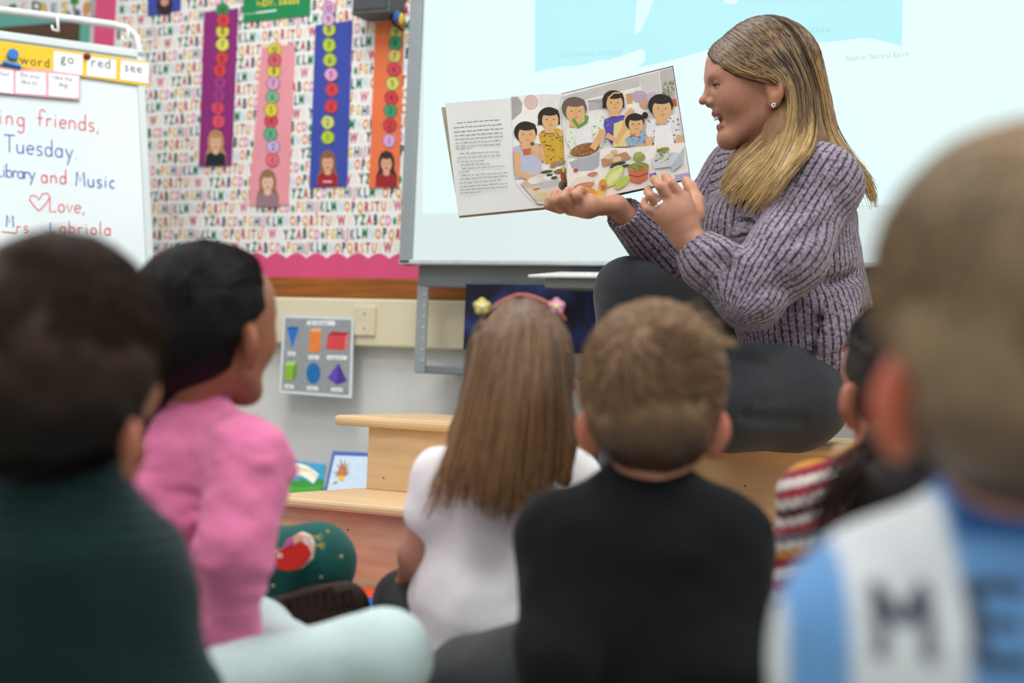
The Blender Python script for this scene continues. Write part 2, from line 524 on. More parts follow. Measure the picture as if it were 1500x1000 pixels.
b = MB(); b.box((SX1 - 0.034, SD - 0.012, SZ0), (SX1, SD + 0.035, SZ1)); b.build('frame_side', M_grey, t, bevel=0.004)
b = MB(); b.box((SX0, SD - 0.012, SZ0), (SX1, SD + 0.035, SZ0 + 0.012)); b.build('frame_bottom', mat('pale_metal', '#b9c0c2', 0.4), t, bevel=0.003)
b = MB(); b.box((SX0, SD - 0.012, SZ1 - 0.03), (SX1, SD + 0.035, SZ1)); b.build('frame_top', M_grey, t, bevel=0.003)
pr = Print((Vector((0, SD, 0)), Vector((0, -1, 0))), 0.001, 0.0002)
pr.p([(619, 313), (626, -330), (1560, -330), (1560, 286), (1290, 300)], glow('e2fbfb', 1.0))
pr.p([(783, 106), (786, -330), (1330, -330), (1321, 68), (1300, 62), (1270, 55), (1210, 62), (1100, 60), (1040, 72), (985, 88), (930, 100), (880, 88), (850, 96), (820, 98)], glow('b4eff6', 1.0))
pr.p([(930, 50), (934, -15), (962, -15), (950, 20), (938, 45)], glow('dcfafa', 1.0))
pr.p([(880, 91), (905, 84), (938, 72), (945, 76), (944, 90), (930, 101)], glow('e2fbfb', 1.0))
pr.e(1071, 0, 11, 6, glow('e2fbfb', 1.0))
pr.text('SOUTHERN OCEAN', 821, 84, 9, glow('9fd9df'), -0.05, lean=0.2)
pr.text('OCEAN', 1178, 49, 10, glow('9fd9df'), -0.06, lean=0.2)
pr.text('Source: Natural Earth', 1239, 89, 11, glow('a9c9c9'), -0.07, wx=0.82)
pr.build('projected_map', None, t)
tag(t, 'large grey framed interactive whiteboard showing a pale blue map', 'whiteboard')
t = empty('whiteboard_stand', (SX0, SD + 0.05, 0))
b = MB(); a = W(616, 420, 3.06); b.box((a.x, 3.045, a.z), (SX1 - 0.1, 3.08, SZ0)); b.build('crossbeam', M_dgrey, t, bevel=0.003)
for k, x in enumerate((a.x, SX1 - 0.13)):
    z0 = W(613, 545, 3.06).z
    b = MB(); b.box((x, 3.045, 0.0 if False else z0), (x + 0.012, 3.08, a.z + 0.005)); b.box((x + 0.012, 3.0451, z0), (x + 0.030, 3.05, a.z)); lg = b.build('leg', M_grey, t)
    b = MB()
    for q in range(7):
        b.tube([(x + 0.021, 3.046, z0 + 0.03 + q * 0.027), (x + 0.021, 3.043, z0 + 0.03 + q * 0.027)], 0.0022, 6)
    tag(b.build('bolt_hole', mat('hole_pale', '#d8dadb', 0.4), lg), kind='stuff')
z0 = W(613, 545, 3.06).z
b = MB(); b.box((a.x, 3.05, z0 - 0.002), (SX1 - 0.1, 3.085, z0 + 0.018)); b.build('lower_bar', M_dgrey, t, bevel=0.003)
for x in (a.x + 0.03, SX1 - 0.15):
    b = MB(); b.box((x, 3.085, z0 - 0.002), (x + 0.03, 3.199, z0 + 0.018)); b.build('wall_bracket', M_dgrey, t)
tag(t, 'grey metal wall stand carrying the large whiteboard', 'stand')
t = empty('pen_tray', W(840, 405, 2.95))
l, r = W(781, 405, 2.92), W(905, 405, 2.92)
zt = l.z
b = MB(); b.prism([(l.x, 2.89, zt - 0.004), (l.x, 2.89, zt + 0.002), (l.x + 0.03, 3.005, zt + 0.018), (l.x + 0.03, 3.005, zt - 0.004)], Vector((0.42, 0, 0))); b.build('tray_top', mat('tray_white', '#cfd3d2', 0.4), t, bevel=0.002)
b = MB(); b.box((l.x + 0.035, 2.905, zt - 0.026), (l.x + 0.40, 3.01, zt - 0.004)); b.build('tray_body', M_dgrey, t, bevel=0.003)
for dx in (0.06, 0.105, 0.12):
    b = MB(); b.sphere((l.x + dx, 2.95, zt + 0.0105), (0.006, 0.006, 0.002)); b.build('button', M_white, t, smooth=True)
b = MB(); b.box((l.x + 0.165, 2.925, zt + 0.004), (l.x + 0.24, 2.985, zt + 0.0165)); b.build('pen_well', M_dgrey, t)
tag(t, 'white and grey pen tray below the whiteboard frame', 'pen tray')
# night-sky cloth under the board
m = mat('galaxy_print', '#141a38', 0.7, 0.05, 10)
nt = m.node_tree; n = nt.nodes.new('ShaderNodeTexNoise'); n.inputs['Scale'].default_value = 4; n.inputs['Detail'].default_value = 8; n.inputs['Distortion'].default_value = 1.0; nt.links.new(nt.nodes['Texture Coordinate'].outputs['Object'], n.inputs['Vector'])
cr = nt.nodes.new('ShaderNodeValToRGB'); e = cr.color_ramp.elements
e[0].position = 0.42; e[0].color = (*hexc('#0d1024'), 1); e[1].position = 0.78; e[1].color = (*hexc('#b9b6cc'), 1)
x = cr.color_ramp.elements.new(0.58); x.color = (*hexc('#2c3f80'), 1)
nt.links.new(n.outputs['Fac'], cr.inputs['Fac']); nt.links.new(cr.outputs[0], nt.nodes['Principled BSDF'].inputs['Base Color'])
b = MB(); a = W(684, 416, 3.03); c = W(905, 520, 3.03); nx = 16
for i in range(nx):
    xa, xb = a.x + (c.x - a.x) * i / nx, a.x + (c.x - a.x) * (i + 1) / nx
    ya, yb = 3.025 + 0.006 * math.sin(i * 1.3), 3.025 + 0.006 * math.sin((i + 1) * 1.3)
    b.prism([(xa, ya, c.z), (xb, yb, c.z), (xb, yb, a.z), (xa, ya, a.z)], Vector((0, 0.002, 0)))
tag(b.build('galaxy_cloth', m), 'dark blue starry cloth hanging under the whiteboard', 'cloth')

# shapes poster hung from the rail
t = empty('shapes_poster', W(462, 580, 3.14))
q = [W(x, y, d) for x, y, d in [(415, 461, 3.145), (518, 465, 3.145), (515, 583, 3.13), (409, 575, 3.13)]]
pl = plane3(q[0], q[1], q[2])
b = MB(); b.prism(q, Vector((0, 0.003, 0))); b.build('backing_card', ink('d9e2e6'), t)
pr = Print(pl, 0.0005)
pr.p([(418, 465), (515, 468.5), (511, 578.5), (412.5, 571)], '989c9f')
def zz(x, y): return (400 + x / 7.146, 450 + y / 7.14)
def Z(l): return [zz(*i) for i in l]
pr.p(Z([(355, 140), (645, 140), (650, 190), (355, 185)]), 'e9edee')
pr.text('3D SHAPES', *zz(385, 178), 5.2, '3b3f42', 0.03, wx=0.95)
pr.p(Z([(145, 215), (270, 215), (200, 430)]), '2f74c8'); pr.e(*zz(208, 217), 8.8, 2.2, '1f5fae')
pr.p(Z([(385, 235), (508, 240), (492, 455), (370, 448)]), 'e98643'); pr.e(*zz(431, 450), 8.6, 2.8, 'e98643'); pr.e(*zz(446, 238), 8.6, 3, 'efb184')
pr.p(Z([(575, 290), (755, 300), (745, 450), (552, 435)]), 'd94a4e'); pr.p(Z([(575, 290), (612, 252), (802, 262), (755, 300)]), 'b4343a'); pr.p(Z([(755, 300), (802, 262), (780, 410), (745, 450)]), 'e07676')
pr.p(Z([(125, 605), (212, 612), (200, 765), (115, 755)]), '8cbc3e'); pr.p(Z([(125, 605), (150, 562), (252, 566), (212, 612)]), 'b5d878'); pr.p(Z([(212, 612), (252, 566), (245, 720), (200, 765)]), '6f9f30')
pr.e(*zz(421, 688), 10.3, 15.2, '1f6fb4'); pr.p(Z([(685, 580), (770, 770), (665, 808), (572, 738)]), '6a48b8'); pr.p(Z([(685, 580), (770, 770), (665, 808)]), '4f3696')
for (x, y, w, s) in [(192, 484, 42, 'cone'), (427, 522, 56, 'cylinder'), (668, 525, 105, 'rectangular prism'), (168, 829, 50, 'cube'), (412, 847, 60, 'sphere'), (668, 862, 60, 'pyramid')]:
    pr.p(Z([(x - w, y - 24), (x + w, y - 20), (x + w, y + 26), (x - w, y + 22)]), 'e9edee')
    pr.text(s, *zz(x - w * 0.8, y + 12), 4.3, '3b3f42', 0.03, wx=min(1.0, w * 1.6 / (len(s) * 18)))
pr.build('shape_print', None, t)
tag(t, 'grey poster of coloured solid shapes hanging on the cream rail', 'poster')

# ------------------------------------------------------------------ reading bench
t = empty('stepped_bench', (-1.0, 2.45, 0))
LZ, TZ = 0.174, 0.327
def slab(pts, z0, z1, name, m, bev=0.004):
    b = MB(); b.prism([(x, y, z1) for x, y in pts], Vector((0, 0, z0 - z1))); return b.build(name, m, t, bevel=bev)
slab([(-1.64, 2.295), (0.25, 2.295), (0.25, 2.60), (-1.585, 2.60), (-1.60, 2.575)], LZ - 0.018, LZ, 'lower_tread', M_birch, 0.006)
slab([(-1.645, 2.56), (0.25, 2.56), (0.25, 2.93), (-1.645, 2.93)], TZ - 0.022, TZ, 'upper_tread', M_birch, 0.008)
def panel(lo, hi, name, m):
    b = MB(); b.box(lo, hi); return b.build(name, m, t, bevel=0.002)
panel((-1.62, 2.325, -0.008), (0.24, 2.343, LZ - 0.018), 'lower_riser', M_birch2)
panel((-1.572, 2.585, LZ), (0.24, 2.603, TZ - 0.022), 'upper_riser', M_birch)
panel((-1.572, 2.603, -0.008), (-1.554, 2.92, TZ - 0.022), 'side_panel', M_birch)
panel((0.22, 2.343, -0.008), (0.238, 2.92, LZ - 0.018), 'side_panel', M_birch)
panel((-1.572, 2.902, -0.008), (0.24, 2.92, TZ - 0.022), 'back_panel', M_birch)
b = MB()
for (x, y, z) in [(-1.53, 2.585, 0.2), (-1.30, 2.585, 0.29), (-0.75, 2.585, 0.24), (-1.45, 2.325, 0.12)]:
    b.sphere((x, y, z), (0.002, 0.0012, 0.002), nu=6, nv=4)
tag(b.build('screw', mat('screw_dark', '#4a3826', 0.5), t), kind='stuff')
tag(t, 'two-step birch plywood reading bench under the whiteboard', 'bench')

# picture books behind the bench
def floor_book(label, quad, ds, shapes, border):
    q = [W(x, y, d) for (x, y), d in zip(quad, ds)]
    pl = plane3(q[0], q[1], q[2])
    t = empty('picture_book', (q[2] + q[3]) / 2)
    b = MB(); b.prism(q, -pl[1] * 0.008); b.build('cover', ink(border), t, bevel=0.001)
    pr = Print(pl, 0.0006); shapes(pr); pr.build('cover_print', None, t)
    tag(t, label, 'book', 'picture books leaning behind the bench')
def sh1(pr):
    f = lambda x, y: (400 + x / 10, 640 + y / 10)
    pr.p([f(-60, 322), f(775, 400), f(690, 1100), f(-140, 1100)], '3f9fc8')
    pr.p([f(-90, 640), f(230, 560), f(330, 650), f(430, 600), f(590, 690), f(680, 600), f(745, 640), f(690, 1100), f(-140, 1100)], '3c8f38')
    pr.p([f(-100, 760), f(200, 700), f(420, 740), f(720, 690), f(690, 1100), f(-140, 1100)], '4aa23c')
    out = [f(120 + 60, 440), f(270, 390), f(380, 385), f(480, 410), f(580, 470), f(670, 545), f(590, 680), f(500, 610), f(420, 565), f(330, 550), f(220, 565)]
    pr.p(out, 'f0ead2')
    pr.text('Mound', *f(330, 470), 6, '3a3a38', 0.2); pr.text('Too', *f(535, 510), 6, '3a3a38', 0.75)
def sh2(pr):
    f = lambda x, y: (400 + x / 10, 640 + y / 10)
    pr.p([f(905, 268), f(1500, 290), f(1500, 1100), f(720, 1100)], 'c9dcec')
    cx, cy = 1010, 520
    for a, l in [(0, 130), (25, 120), (-30, 140), (-75, 220), (-55, 190), (-120, 160), (180, 140), (150, 130), (100, 80), (-95, 230)]:
        ar = math.radians(a)
        pr.p([f(cx - 30 * math.sin(ar), cy + 30 * math.cos(ar)), f(cx + l * math.cos(ar), cy + l * math.sin(ar)), f(cx + 30 * math.sin(ar), cy - 30 * math.cos(ar))], 'a8735a')
    pr.e(*f(1005, 530), 6, 8, 'c07a50'); pr.e(*f(998, 605), 5, 4.2, 'e6c24a'); pr.p([f(930, 640), f(860, 690), f(945, 670)], '8a6a5a')
floor_book('blue and green picture book with a cream banner behind the bench', [(406, 671), (477, 680), (462, 760), (395, 752)], (3.12, 3.12, 2.98, 2.98), sh1, '3388b0')
floor_book('pale blue picture book with a spiky brown drawing, touching the bench side', [(487, 660), (550, 663), (540, 770), (466, 765)], (3.10, 3.10, 2.96, 2.96), sh2, '4f68b4')

# rug
t = empty('play_rug', (-1.3, 1.4, 0))
b = MB(); b.box((-1.95, -0.4, -0.008), (0.9, 2.318, 0.016)); b.build('rug_base', mat('rug_green', '#87887e', 0.95, 0.15, 80, bump=0.4, bscale=500), t)
g = G(500, 858, 0.017)
for k, (r, c, mn) in enumerate([(0.36, '#d8c83e', 'yellow'), (0.30, '#2f5fb8', 'blue'), (0.155, '#d94a26', 'red')]):
    cx, cy = g.x - 0.03, g.y - 0.02
    b = MB(); pts = []
    for i in range(40):
        a = 2 * math.pi * i / 40
        x, y = cx + r * math.cos(a), min(cy + r * math.sin(a), 2.305)
        pts.append((x, y, 0.0168 + k * 0.0005))
    b.prism(pts, Vector((0, 0, -0.0005))); b.build('rug_ring', mat('rug_' + mn, c, 0.95, 0.15, 80, bump=0.4, bscale=500), t)
tag(t, 'green rug with red, blue and yellow rings on the classroom floor', 'rug')

# ------------------------------------------------------------------ easel
EZ = 3.55
e_dir = (RT0 * math.cos(math.radians(27)) + Vector((FWD.x, FWD.y, 0)).normalized() * math.sin(math.radians(27)))
TR, BR = C(210, 76, EZ + 0.064), C(228, 440, EZ - 0.04)
dn = (BR - TR)
wid = 0.75
TL, BL = TR - e_dir * wid, BR - e_dir * wid
pl_e = plane3(TR, BR, TL)
nE = pl_e[1]
base_e = Vector(((TR.x + TL.x) / 2, (TR.y + TL.y) / 2 , 0))
t = empty('whiteboard_easel', base_e)
dnu = dn.normalized()
LEN = dn.length + 0.15
def quadE(a0, a1, b0, b1):             # metres left of the right edge, metres down from the top
    return [TR - e_dir * a0 + dnu * b0, TR - e_dir * a0 + dnu * b1, TR - e_dir * a1 + dnu * b1, TR - e_dir * a1 + dnu * b0]
M_wb = mat('whiteboard_enamel', '#d6e2e4', 0.25, 0.02, 4, spec=0.5)
b = MB(); b.prism([p for p in quadE(0.012, wid, 0.02, LEN)], -nE * 0.015); b.build('board', M_wb, t)
M_ef = mat('easel_frame', '#ccd6d6', 0.4, 0.02, 6)
for (n_, a) in (('frame_side', (0, 0.02, 0, LEN)), ('frame_side', (wid - 0.02, wid, 0, LEN)), ('frame_top', (0, wid, -0.003, 0.02)), ('frame_bottom', (0, wid, LEN - 0.02, LEN))):
    b = MB(); b.prism([p + nE * 0.006 for p in quadE(*a)], -nE * 0.024); b.build(n_, M_ef, t, bevel=0.004)
# top carrying rail with rounded corner
b = MB(); pts = []
a0 = on(207, 98, pl_e)
for (x, y) in [(-220, -13), (100, 27), (165, 36), (185, 41), (198, 52), (203, 66), (205, 88)]:
    pts.append(on(x, y, (pl_e[0] - nE * 0.02, nE)))
b.tube(pts, 0.0095, 10); b.build('top_rail', mat('rail_white', '#dfe3e2', 0.35), t, smooth=True)
for k in (0, 1):
    a = TR - e_dir * (0.05 + k * (wid - 0.1))
    b = MB(); b.tube([a - nE * 0.02, Vector((a.x, a.y, 0)) - nE * 0.32 - dnu * 0 + nE * 0.0], 0.012, 8); b.build('rear_leg', M_ef, t)
    c = TR - e_dir * (0.02 + k * (wid - 0.04)) + dnu * LEN
    b = MB(); b.tube([c - nE * 0.01, Vector((c.x, c.y, 0)) + nE * 0.10], 0.012, 8); b.build('front_leg', M_ef, t)
tag(t, 'white magnetic easel board with handwritten morning message', 'easel')
# hooks on the rail
for (x, y, lab) in [(84, 33, 'left'), (187, 49, 'right')]:
    b = MB(); pe = (pl_e[0] + nE * 0.0, nE)
    b.tube([on(x, y - 13, pe), on(x + 0.5, y, pe), on(x + 1.5, y + 13, pe)], 0.0032, 8)
    b.tube([on(x - 8, y + 4, pe), on(x - 7, y + 10, pe), on(x, y + 12, pe)], 0.003, 8)
    tag(b.build('rail_hook', mat('hook_white', '#f0f2f2', 0.3), smooth=True, loc=on(x, y, pe)), 'white hook on the easel rail, %s one of the two' % lab, 'hook', 'hooks on the easel rail')
# handwriting, single-line letters
ARC = lambda cx, cy, rx, ry, a0, a1, n=9: [(cx + rx * math.cos(math.radians(a0 + (a1 - a0) * i / (n - 1))), cy + ry * math.sin(math.radians(a0 + (a1 - a0) * i / (n - 1)))) for i in range(n)]
HW = {
 'i': (0.25, [[(0.1, 0.5), (0.1, 0)], [(0.1, 0.68), (0.1, 0.74)]]), 'n': (0.5, [[(0.05, 0.5), (0.05, 0)], ARC(0.22, 0.3, 0.17, 0.2, 180, 0) + [(0.4, 0)]]),
 'g': (0.5, [ARC(0.22, 0.25, 0.19, 0.25, 20, 380, 14), [(0.41, 0.5), (0.41, -0.2)] + ARC(0.22, -0.2, 0.19, 0.2, 0, -150)]),
 'f': (0.42, [ARC(0.28, 0.75, 0.15, 0.22, 20, 180) + [(0.13, 0)], [(0, 0.45), (0.32, 0.47)]]), 'r': (0.36, [[(0.05, 0.5), (0.05, 0)], ARC(0.2, 0.3, 0.15, 0.18, 180, 40)]),
 'e': (0.46, [[(0.04, 0.26), (0.4, 0.28)] + ARC(0.22, 0.25, 0.19, 0.25, 10, 320, 13)]), 'd': (0.5, [ARC(0.22, 0.25, 0.19, 0.25, 20, 380, 14), [(0.41, 0.95), (0.41, 0)]]),
 's': (0.4, [ARC(0.2, 0.38, 0.14, 0.13, 30, 250) + ARC(0.18, 0.12, 0.15, 0.13, 80, -140)]), 'T': (0.6, [[(0, 0.95), (0.6, 0.97)], [(0.3, 0.96), (0.3, 0)]]),
 'u': (0.5, [[(0.05, 0.5), (0.05, 0.2)] + ARC(0.22, 0.19, 0.17, 0.19, 180, 360) + [(0.4, 0.5), (0.41, 0)]]), 'a': (0.5, [ARC(0.22, 0.25, 0.19, 0.25, 20, 380, 14), [(0.41, 0.5), (0.41, 0)]]),
 'y': (0.46, [[(0.03, 0.5), (0.22, 0.05)], [(0.42, 0.5), (0.12, -0.4)]]), 'L': (0.5, [[(0.05, 0.95), (0.05, 0), (0.45, 0.02)]]), 'b': (0.5, [[(0.05, 0.95), (0.05, 0)], ARC(0.23, 0.25, 0.19, 0.25, 180, -180, 14)]),
 'M': (0.68, [[(0.03, 0), (0.08, 0.95), (0.3, 0.35), (0.54, 0.95), (0.6, 0)]]), 'c': (0.42, [ARC(0.22, 0.25, 0.18, 0.25, 50, 310, 11)]), 'o': (0.48, [ARC(0.22, 0.25, 0.19, 0.25, 90, 450, 14)]),
 'l': (0.2, [[(0.07, 0.95), (0.07, 0)]]), 'v': (0.44, [[(0.02, 0.5), (0.2, 0), (0.38, 0.5)]]), '.': (0.25, [[(0.08, 0.0), (0.11, 0.04)]]), ',': (0.25, [[(0.1, 0.05), (0.04, -0.15)]]), 'A': (0.5, []),
}
def newline():
    return Print(pl_e, 0.0008, 0.00004)
pr = newline()
def hand(body, x, y, s, col, slope, w=1.7, gap=0.16):
    cx = 0
    for ch in body:
        if ch == ' ':
            cx += 0.4 * s; continue
        wd, st = HW[ch]
        for l in st:
            pr.stroke([(x + cx + a * s, y + (cx + a * s) * slope - b_ * s) for a, b_ in l], w, col)
        cx += (wd + gap) * s
REDK, BLUK = 'dd4f5e', '4760b4'
hand('ing', -2, 181, 25, REDK, 0.10); pr.build('writing_line', None, t); pr = newline(); hand('friends,', 55, 184, 25, REDK, 0.10, gap=0.08)
pr.build('writing_line', None, t); pr = newline()
hand('Tuesday.', 6, 222, 26, BLUK, 0.10, gap=0.08)
pr.build('writing_line', None, t); pr = newline()
hand('Library', -6, 258, 21, BLUK, 0.09, gap=-0.03); hand('and', 60, 267, 22, REDK, 0.06, gap=0.12); hand('Music', 111, 272, 22, BLUK, 0.06, gap=0.1)
pr.build('writing_line', None, t); pr = newline()
pr.stroke([(57, 309), (50, 302), (43, 292), (46, 286), (53, 287), (57, 293), (62, 284), (70, 283), (73, 289), (67, 299), (57, 309)], 1.7, REDK)
hand('Love,', 72, 310, 23, REDK, 0.04, gap=0.06)
pr.build('writing_line', None, t); pr = newline()
hand('M', 9, 332, 18, BLUK, 0.05, gap=0.0); hand('rs.', 24, 341, 20, REDK, 0.03, gap=0.16)
pr.stroke([(3, 339), (24, 342)], 1.6, REDK); pr.stroke([(67, 341), (84, 344)], 1.6, REDK)
hand('L', 73, 340, 15, BLUK, 0.03); hand('abriola', 87, 343, 21, REDK, 0.02, gap=0.14)
pr.build('writing_line', None, t)
# sentence strip and cards held by magnets
def card(name, quad, col, label, words, off, cat='card', grp=None):
    pl = (pl_e[0] + nE * off, nE)
    q = [on(x, y, pl) for x, y in quad]
    tt = empty(name, q[3])
    b = MB(); b.prism(q, -nE * 0.0008); b.build('paper', ink(col), tt)
    if words:
        pr = Print(pl, 0.0004)
        for (s_, x, y, sz) in words:
            pr.text(s_, x, y, sz, '2d3033', 0.13, wx=0.95)
        pr.build('lettering', None, tt)
    tag(tt, label, cat, grp)
z1 = lambda x, y: (x / 6.522, y / 6.523)
card('sentence_strip', [z1(*p) for p in [(-900, 275), (150, 410), (1420, 590), (1420, 825), (510, 690), (-900, 480)]], 'e5bd2c', 'yellow sentence strip across the top of the easel', [('word', 29, 93.5, 19)], 0.0072, 'sentence strip')
card('word_card', [z1(*p) for p in [(515, 487), (790, 525), (790, 715), (512, 680)]], 'e8ebeb', 'white word card reading go on the yellow strip', [('go', 88.5, 91.5, 20)], 0.0085)
card('word_card', [z1(*p) for p in [(832, 540), (1110, 570), (1108, 755), (828, 720)]], 'e8ebeb', 'white word card reading red on the yellow strip', [('red', 133, 97, 20)], 0.0085)
card('word_card', [z1(*p) for p in [(1155, 575), (1420, 605), (1418, 795), (1148, 760)]], 'e8ebeb', 'white word card reading see on the yellow strip', [('see', 182, 104, 19)], 0.0085)
card('phrase_card', [z1(*p) for p in [(-250, 640), (128, 672), (128, 850), (128, 895), (-250, 850)]], 'e4e6ea', 'white phrase card cut by the photo edge under the yellow strip', [('fun!', 0.5, 110, 8)], 0.0092)
card('phrase_card', [z1(*p) for p in [(150, 678), (440, 695), (440, 910), (148, 890)]], 'e4e6ea', 'white phrase card asking do you like it under the yellow strip', [('Do you', 30, 112, 8.5), ('like it?', 31, 122, 8.5)], 0.0092)
card('phrase_card', [z1(*p) for p in [(465, 697), (755, 725), (752, 940), (462, 915)]], 'e4e6ea', 'white phrase card I like the dog under the yellow strip', [('I like the', 75, 115, 8), ('dog', 86, 126, 8.5)], 0.0092)
card('card_holder', [z1(*p) for p in [(-250, 625), (500, 672), (765, 715), (765, 955), (-250, 870)]], 'dfa0ae', 'pink backing strip behind the phrase cards on the easel', None, 0.0080, 'card holder')
b = MB(); c0 = on(17.5, 83, pl_e) + nE * 0.008
b.tube([c0, c0 + nE * 0.012], 0.013, 14); b.tube([on(3, 94, pl_e) + nE * 0.012, on(29, 100, pl_e) + nE * 0.012], 0.006, 10)
tag(b.build('clip_magnet', mat('blue_plastic', '#2272bf', 0.35, 0.05), smooth=False, loc=c0), 'blue clip magnet beside the word strip', 'magnet')
b = MB(); c0 = on(126.5, 84.5, pl_e) + nE * 0.009; b.sphere(c0, 0.009)
tag(b.build('ball_magnet', mat('maroon_plastic', '#7a1f2a', 0.3), smooth=True, loc=c0), 'small dark red ball magnet between the go and red cards', 'magnet')
# ------------------------------------------------------------------ smooth blended solids -> one continuous mesh
def vnoise(P, scale, seed=0):
    Q = np.asarray(P, np.float32) * scale + np.float32(seed * 17.13 + 100)
    I = np.floor(Q).astype(np.int64)
    Fr = (Q - I).astype(np.float32)
    Fr = Fr * Fr * (3 - 2 * Fr)
    out = np.zeros(len(Q), np.float32)
    for dx in (0, 1):
        for dy in (0, 1):
            for dz in (0, 1):
                h = (I[:, 0] + dx) * 73856093 ^ (I[:, 1] + dy) * 19349663 ^ (I[:, 2] + dz) * 83492791
                h = (h * 2654435761) & 0xffffffff
                h = ((h >> 13) ^ h) * 1274126177 & 0xffffffff
                v = (h & 0xffff).astype(np.float32) / 65535.0
                w = (Fr[:, 0] if dx else 1 - Fr[:, 0]) * (Fr[:, 1] if dy else 1 - Fr[:, 1]) * (Fr[:, 2] if dz else 1 - Fr[:, 2])
                out += v * w
    return out * 2 - 1

def A3(p):
    return np.array((p[0], p[1], p[2]), np.float64)

class Sdf:
    def __init__(s):
        s.pr = []
        s.fn = []
    def cone(s, a, b, ra, rb, k=0.015, sub=False, flat=None):
        """tapered limb from a to b; flat = (direction, factor) squashes the cross-section"""
        a, b = A3(a), A3(b)
        R = max(ra, rb) * (max(1.0, flat[1]) if flat else 1.0)
        s.pr.append((np.minimum(a, b) - R, np.maximum(a, b) + R, k, sub, ('c', a, b, ra, rb, (A3(flat[0]) / np.linalg.norm(A3(flat[0])), flat[1]) if flat else None)))
        return s
    def chain(s, pts, rs, k=0.012, flat=None):
        for i in range(len(pts) - 1):
            s.cone(pts[i], pts[i + 1], rs[i], rs[i + 1], k, flat=flat)
        return s
    def ell(s, c, r, axes=None, k=0.015, sub=False):
        c = A3(c)
        r = np.array(r, np.float64)
        ax = np.array([A3(q) for q in axes]) if axes is not None else np.eye(3)
        e = np.sqrt(((ax * r[:, None]) ** 2).sum(0))
        s.pr.append((c - e, c + e, k, sub, ('e', c, r, ax)))
        return s
    def ball(s, c, r, k=0.015, sub=False):
        return s.ell(c, (r, r, r), None, k, sub)
    def disp(s, f):
        s.fn.append(f)
        return s
    def cut(s, g):
        s.fn.append(('cut', g))
        return s
    def field(s, h, clip=None):
        pos = [p for p in s.pr if not p[3]]
        pad = 0.02
        lo = np.min([p[0] for p in pos], 0) - pad
        hi = np.max([p[1] for p in pos], 0) + pad
        if clip is not None:
            lo = np.maximum(lo, clip[0]); hi = np.minimum(hi, clip[1])
        n = np.ceil((hi - lo) / h).astype(int) + 2
        f = np.full(n, 0.3, np.float32)
        ax = [lo[i] + h * np.arange(n[i]) for i in range(3)]
        for (plo, phi, k, sub, d) in s.pr:
            m = max(k, 0.0) + 3 * h
            i0 = np.clip(np.floor((plo - m - lo) / h).astype(int), 0, n)
            i1 = np.clip(np.ceil((phi + m - lo) / h).astype(int) + 1, 0, n)
            if np.any(i1 <= i0):
                continue
            sl = tuple(slice(i0[q], i1[q]) for q in range(3))
            X, Y, Z = (ax[0][sl[0]][:, None, None].astype(np.float32), ax[1][sl[1]][None, :, None].astype(np.float32), ax[2][sl[2]][None, None, :].astype(np.float32))
            if d[0] == 'c':
                _, a, b, ra, rb, fl = d
                X, Y, Z = X - np.float32(a[0]), Y - np.float32(a[1]), Z - np.float32(a[2])
                ba = b - a
                sc = 1.0
                if fl:
                    dv, fac = fl
                    g = (1 / fac - 1)
                    t = X * np.float32(dv[0]) + Y * np.float32(dv[1]) + Z * np.float32(dv[2])
                    X, Y, Z = X + t * np.float32(g * dv[0]), Y + t * np.float32(g * dv[1]), Z + t * np.float32(g * dv[2])
                    ba = ba + dv * g * ba.dot(dv)
                    sc = min(1.0, fac)
                l2 = max(ba.dot(ba), 1e-12)
                t = (X * np.float32(ba[0] / l2) + Y * np.float32(ba[1] / l2) + Z * np.float32(ba[2] / l2))
                t = np.clip(t, 0, 1)
                D = np.sqrt((X - t * np.float32(ba[0])) ** 2 + (Y - t * np.float32(ba[1])) ** 2 + (Z - t * np.float32(ba[2])) ** 2) - (np.float32(ra) + t * np.float32(rb - ra))
                D = D * np.float32(sc)
            else:
                _, c, r, A = d
                X, Y, Z = X - np.float32(c[0]), Y - np.float32(c[1]), Z - np.float32(c[2])
                k0 = 0; k1 = 0
                for q in range(3):
                    u = X * np.float32(A[q, 0]) + Y * np.float32(A[q, 1]) + Z * np.float32(A[q, 2])
                    k0 = k0 + (u / np.float32(r[q])) ** 2
                    k1 = k1 + (u / np.float32(r[q] ** 2)) ** 2
                k0 = np.sqrt(k0); k1 = np.sqrt(k1) + 1e-9
                D = k0 * (k0 - 1) / k1
            F0 = f[sl]
            if sub:
                D = -D
                hh = np.maximum(k - np.abs(F0 - D), 0) / max(k, 1e-9)
                f[sl] = np.maximum(F0, D) + hh * hh * np.float32(k / 4)
            else:
                hh = np.maximum(k - np.abs(F0 - D), 0) / max(k, 1e-9)
                f[sl] = np.minimum(F0, D) - hh * hh * np.float32(k / 4)
        for fn in s.fn:
            if isinstance(fn, tuple):
                I = np.argwhere(f < 0.01)
                f[I[:, 0], I[:, 1], I[:, 2]] = np.maximum(f[I[:, 0], I[:, 1], I[:, 2]], fn[1](lo + h * I).astype(np.float32))
                continue
            I = np.argwhere(np.abs(f) < 0.03)
            f[I[:, 0], I[:, 1], I[:, 2]] += fn(lo + h * I).astype(np.float32)
        return f, lo
    def build(s, name, m, parent, h=0.005, col=None, attrs=None, clip=None, relax=1):
        f, lo = s.field(h, clip)
        V, Q = surface_nets(f, lo, h)
        if relax:
            V = relax_mesh(V, Q, relax)
        return raw_mesh(name, V, Q, m, parent, col, attrs)

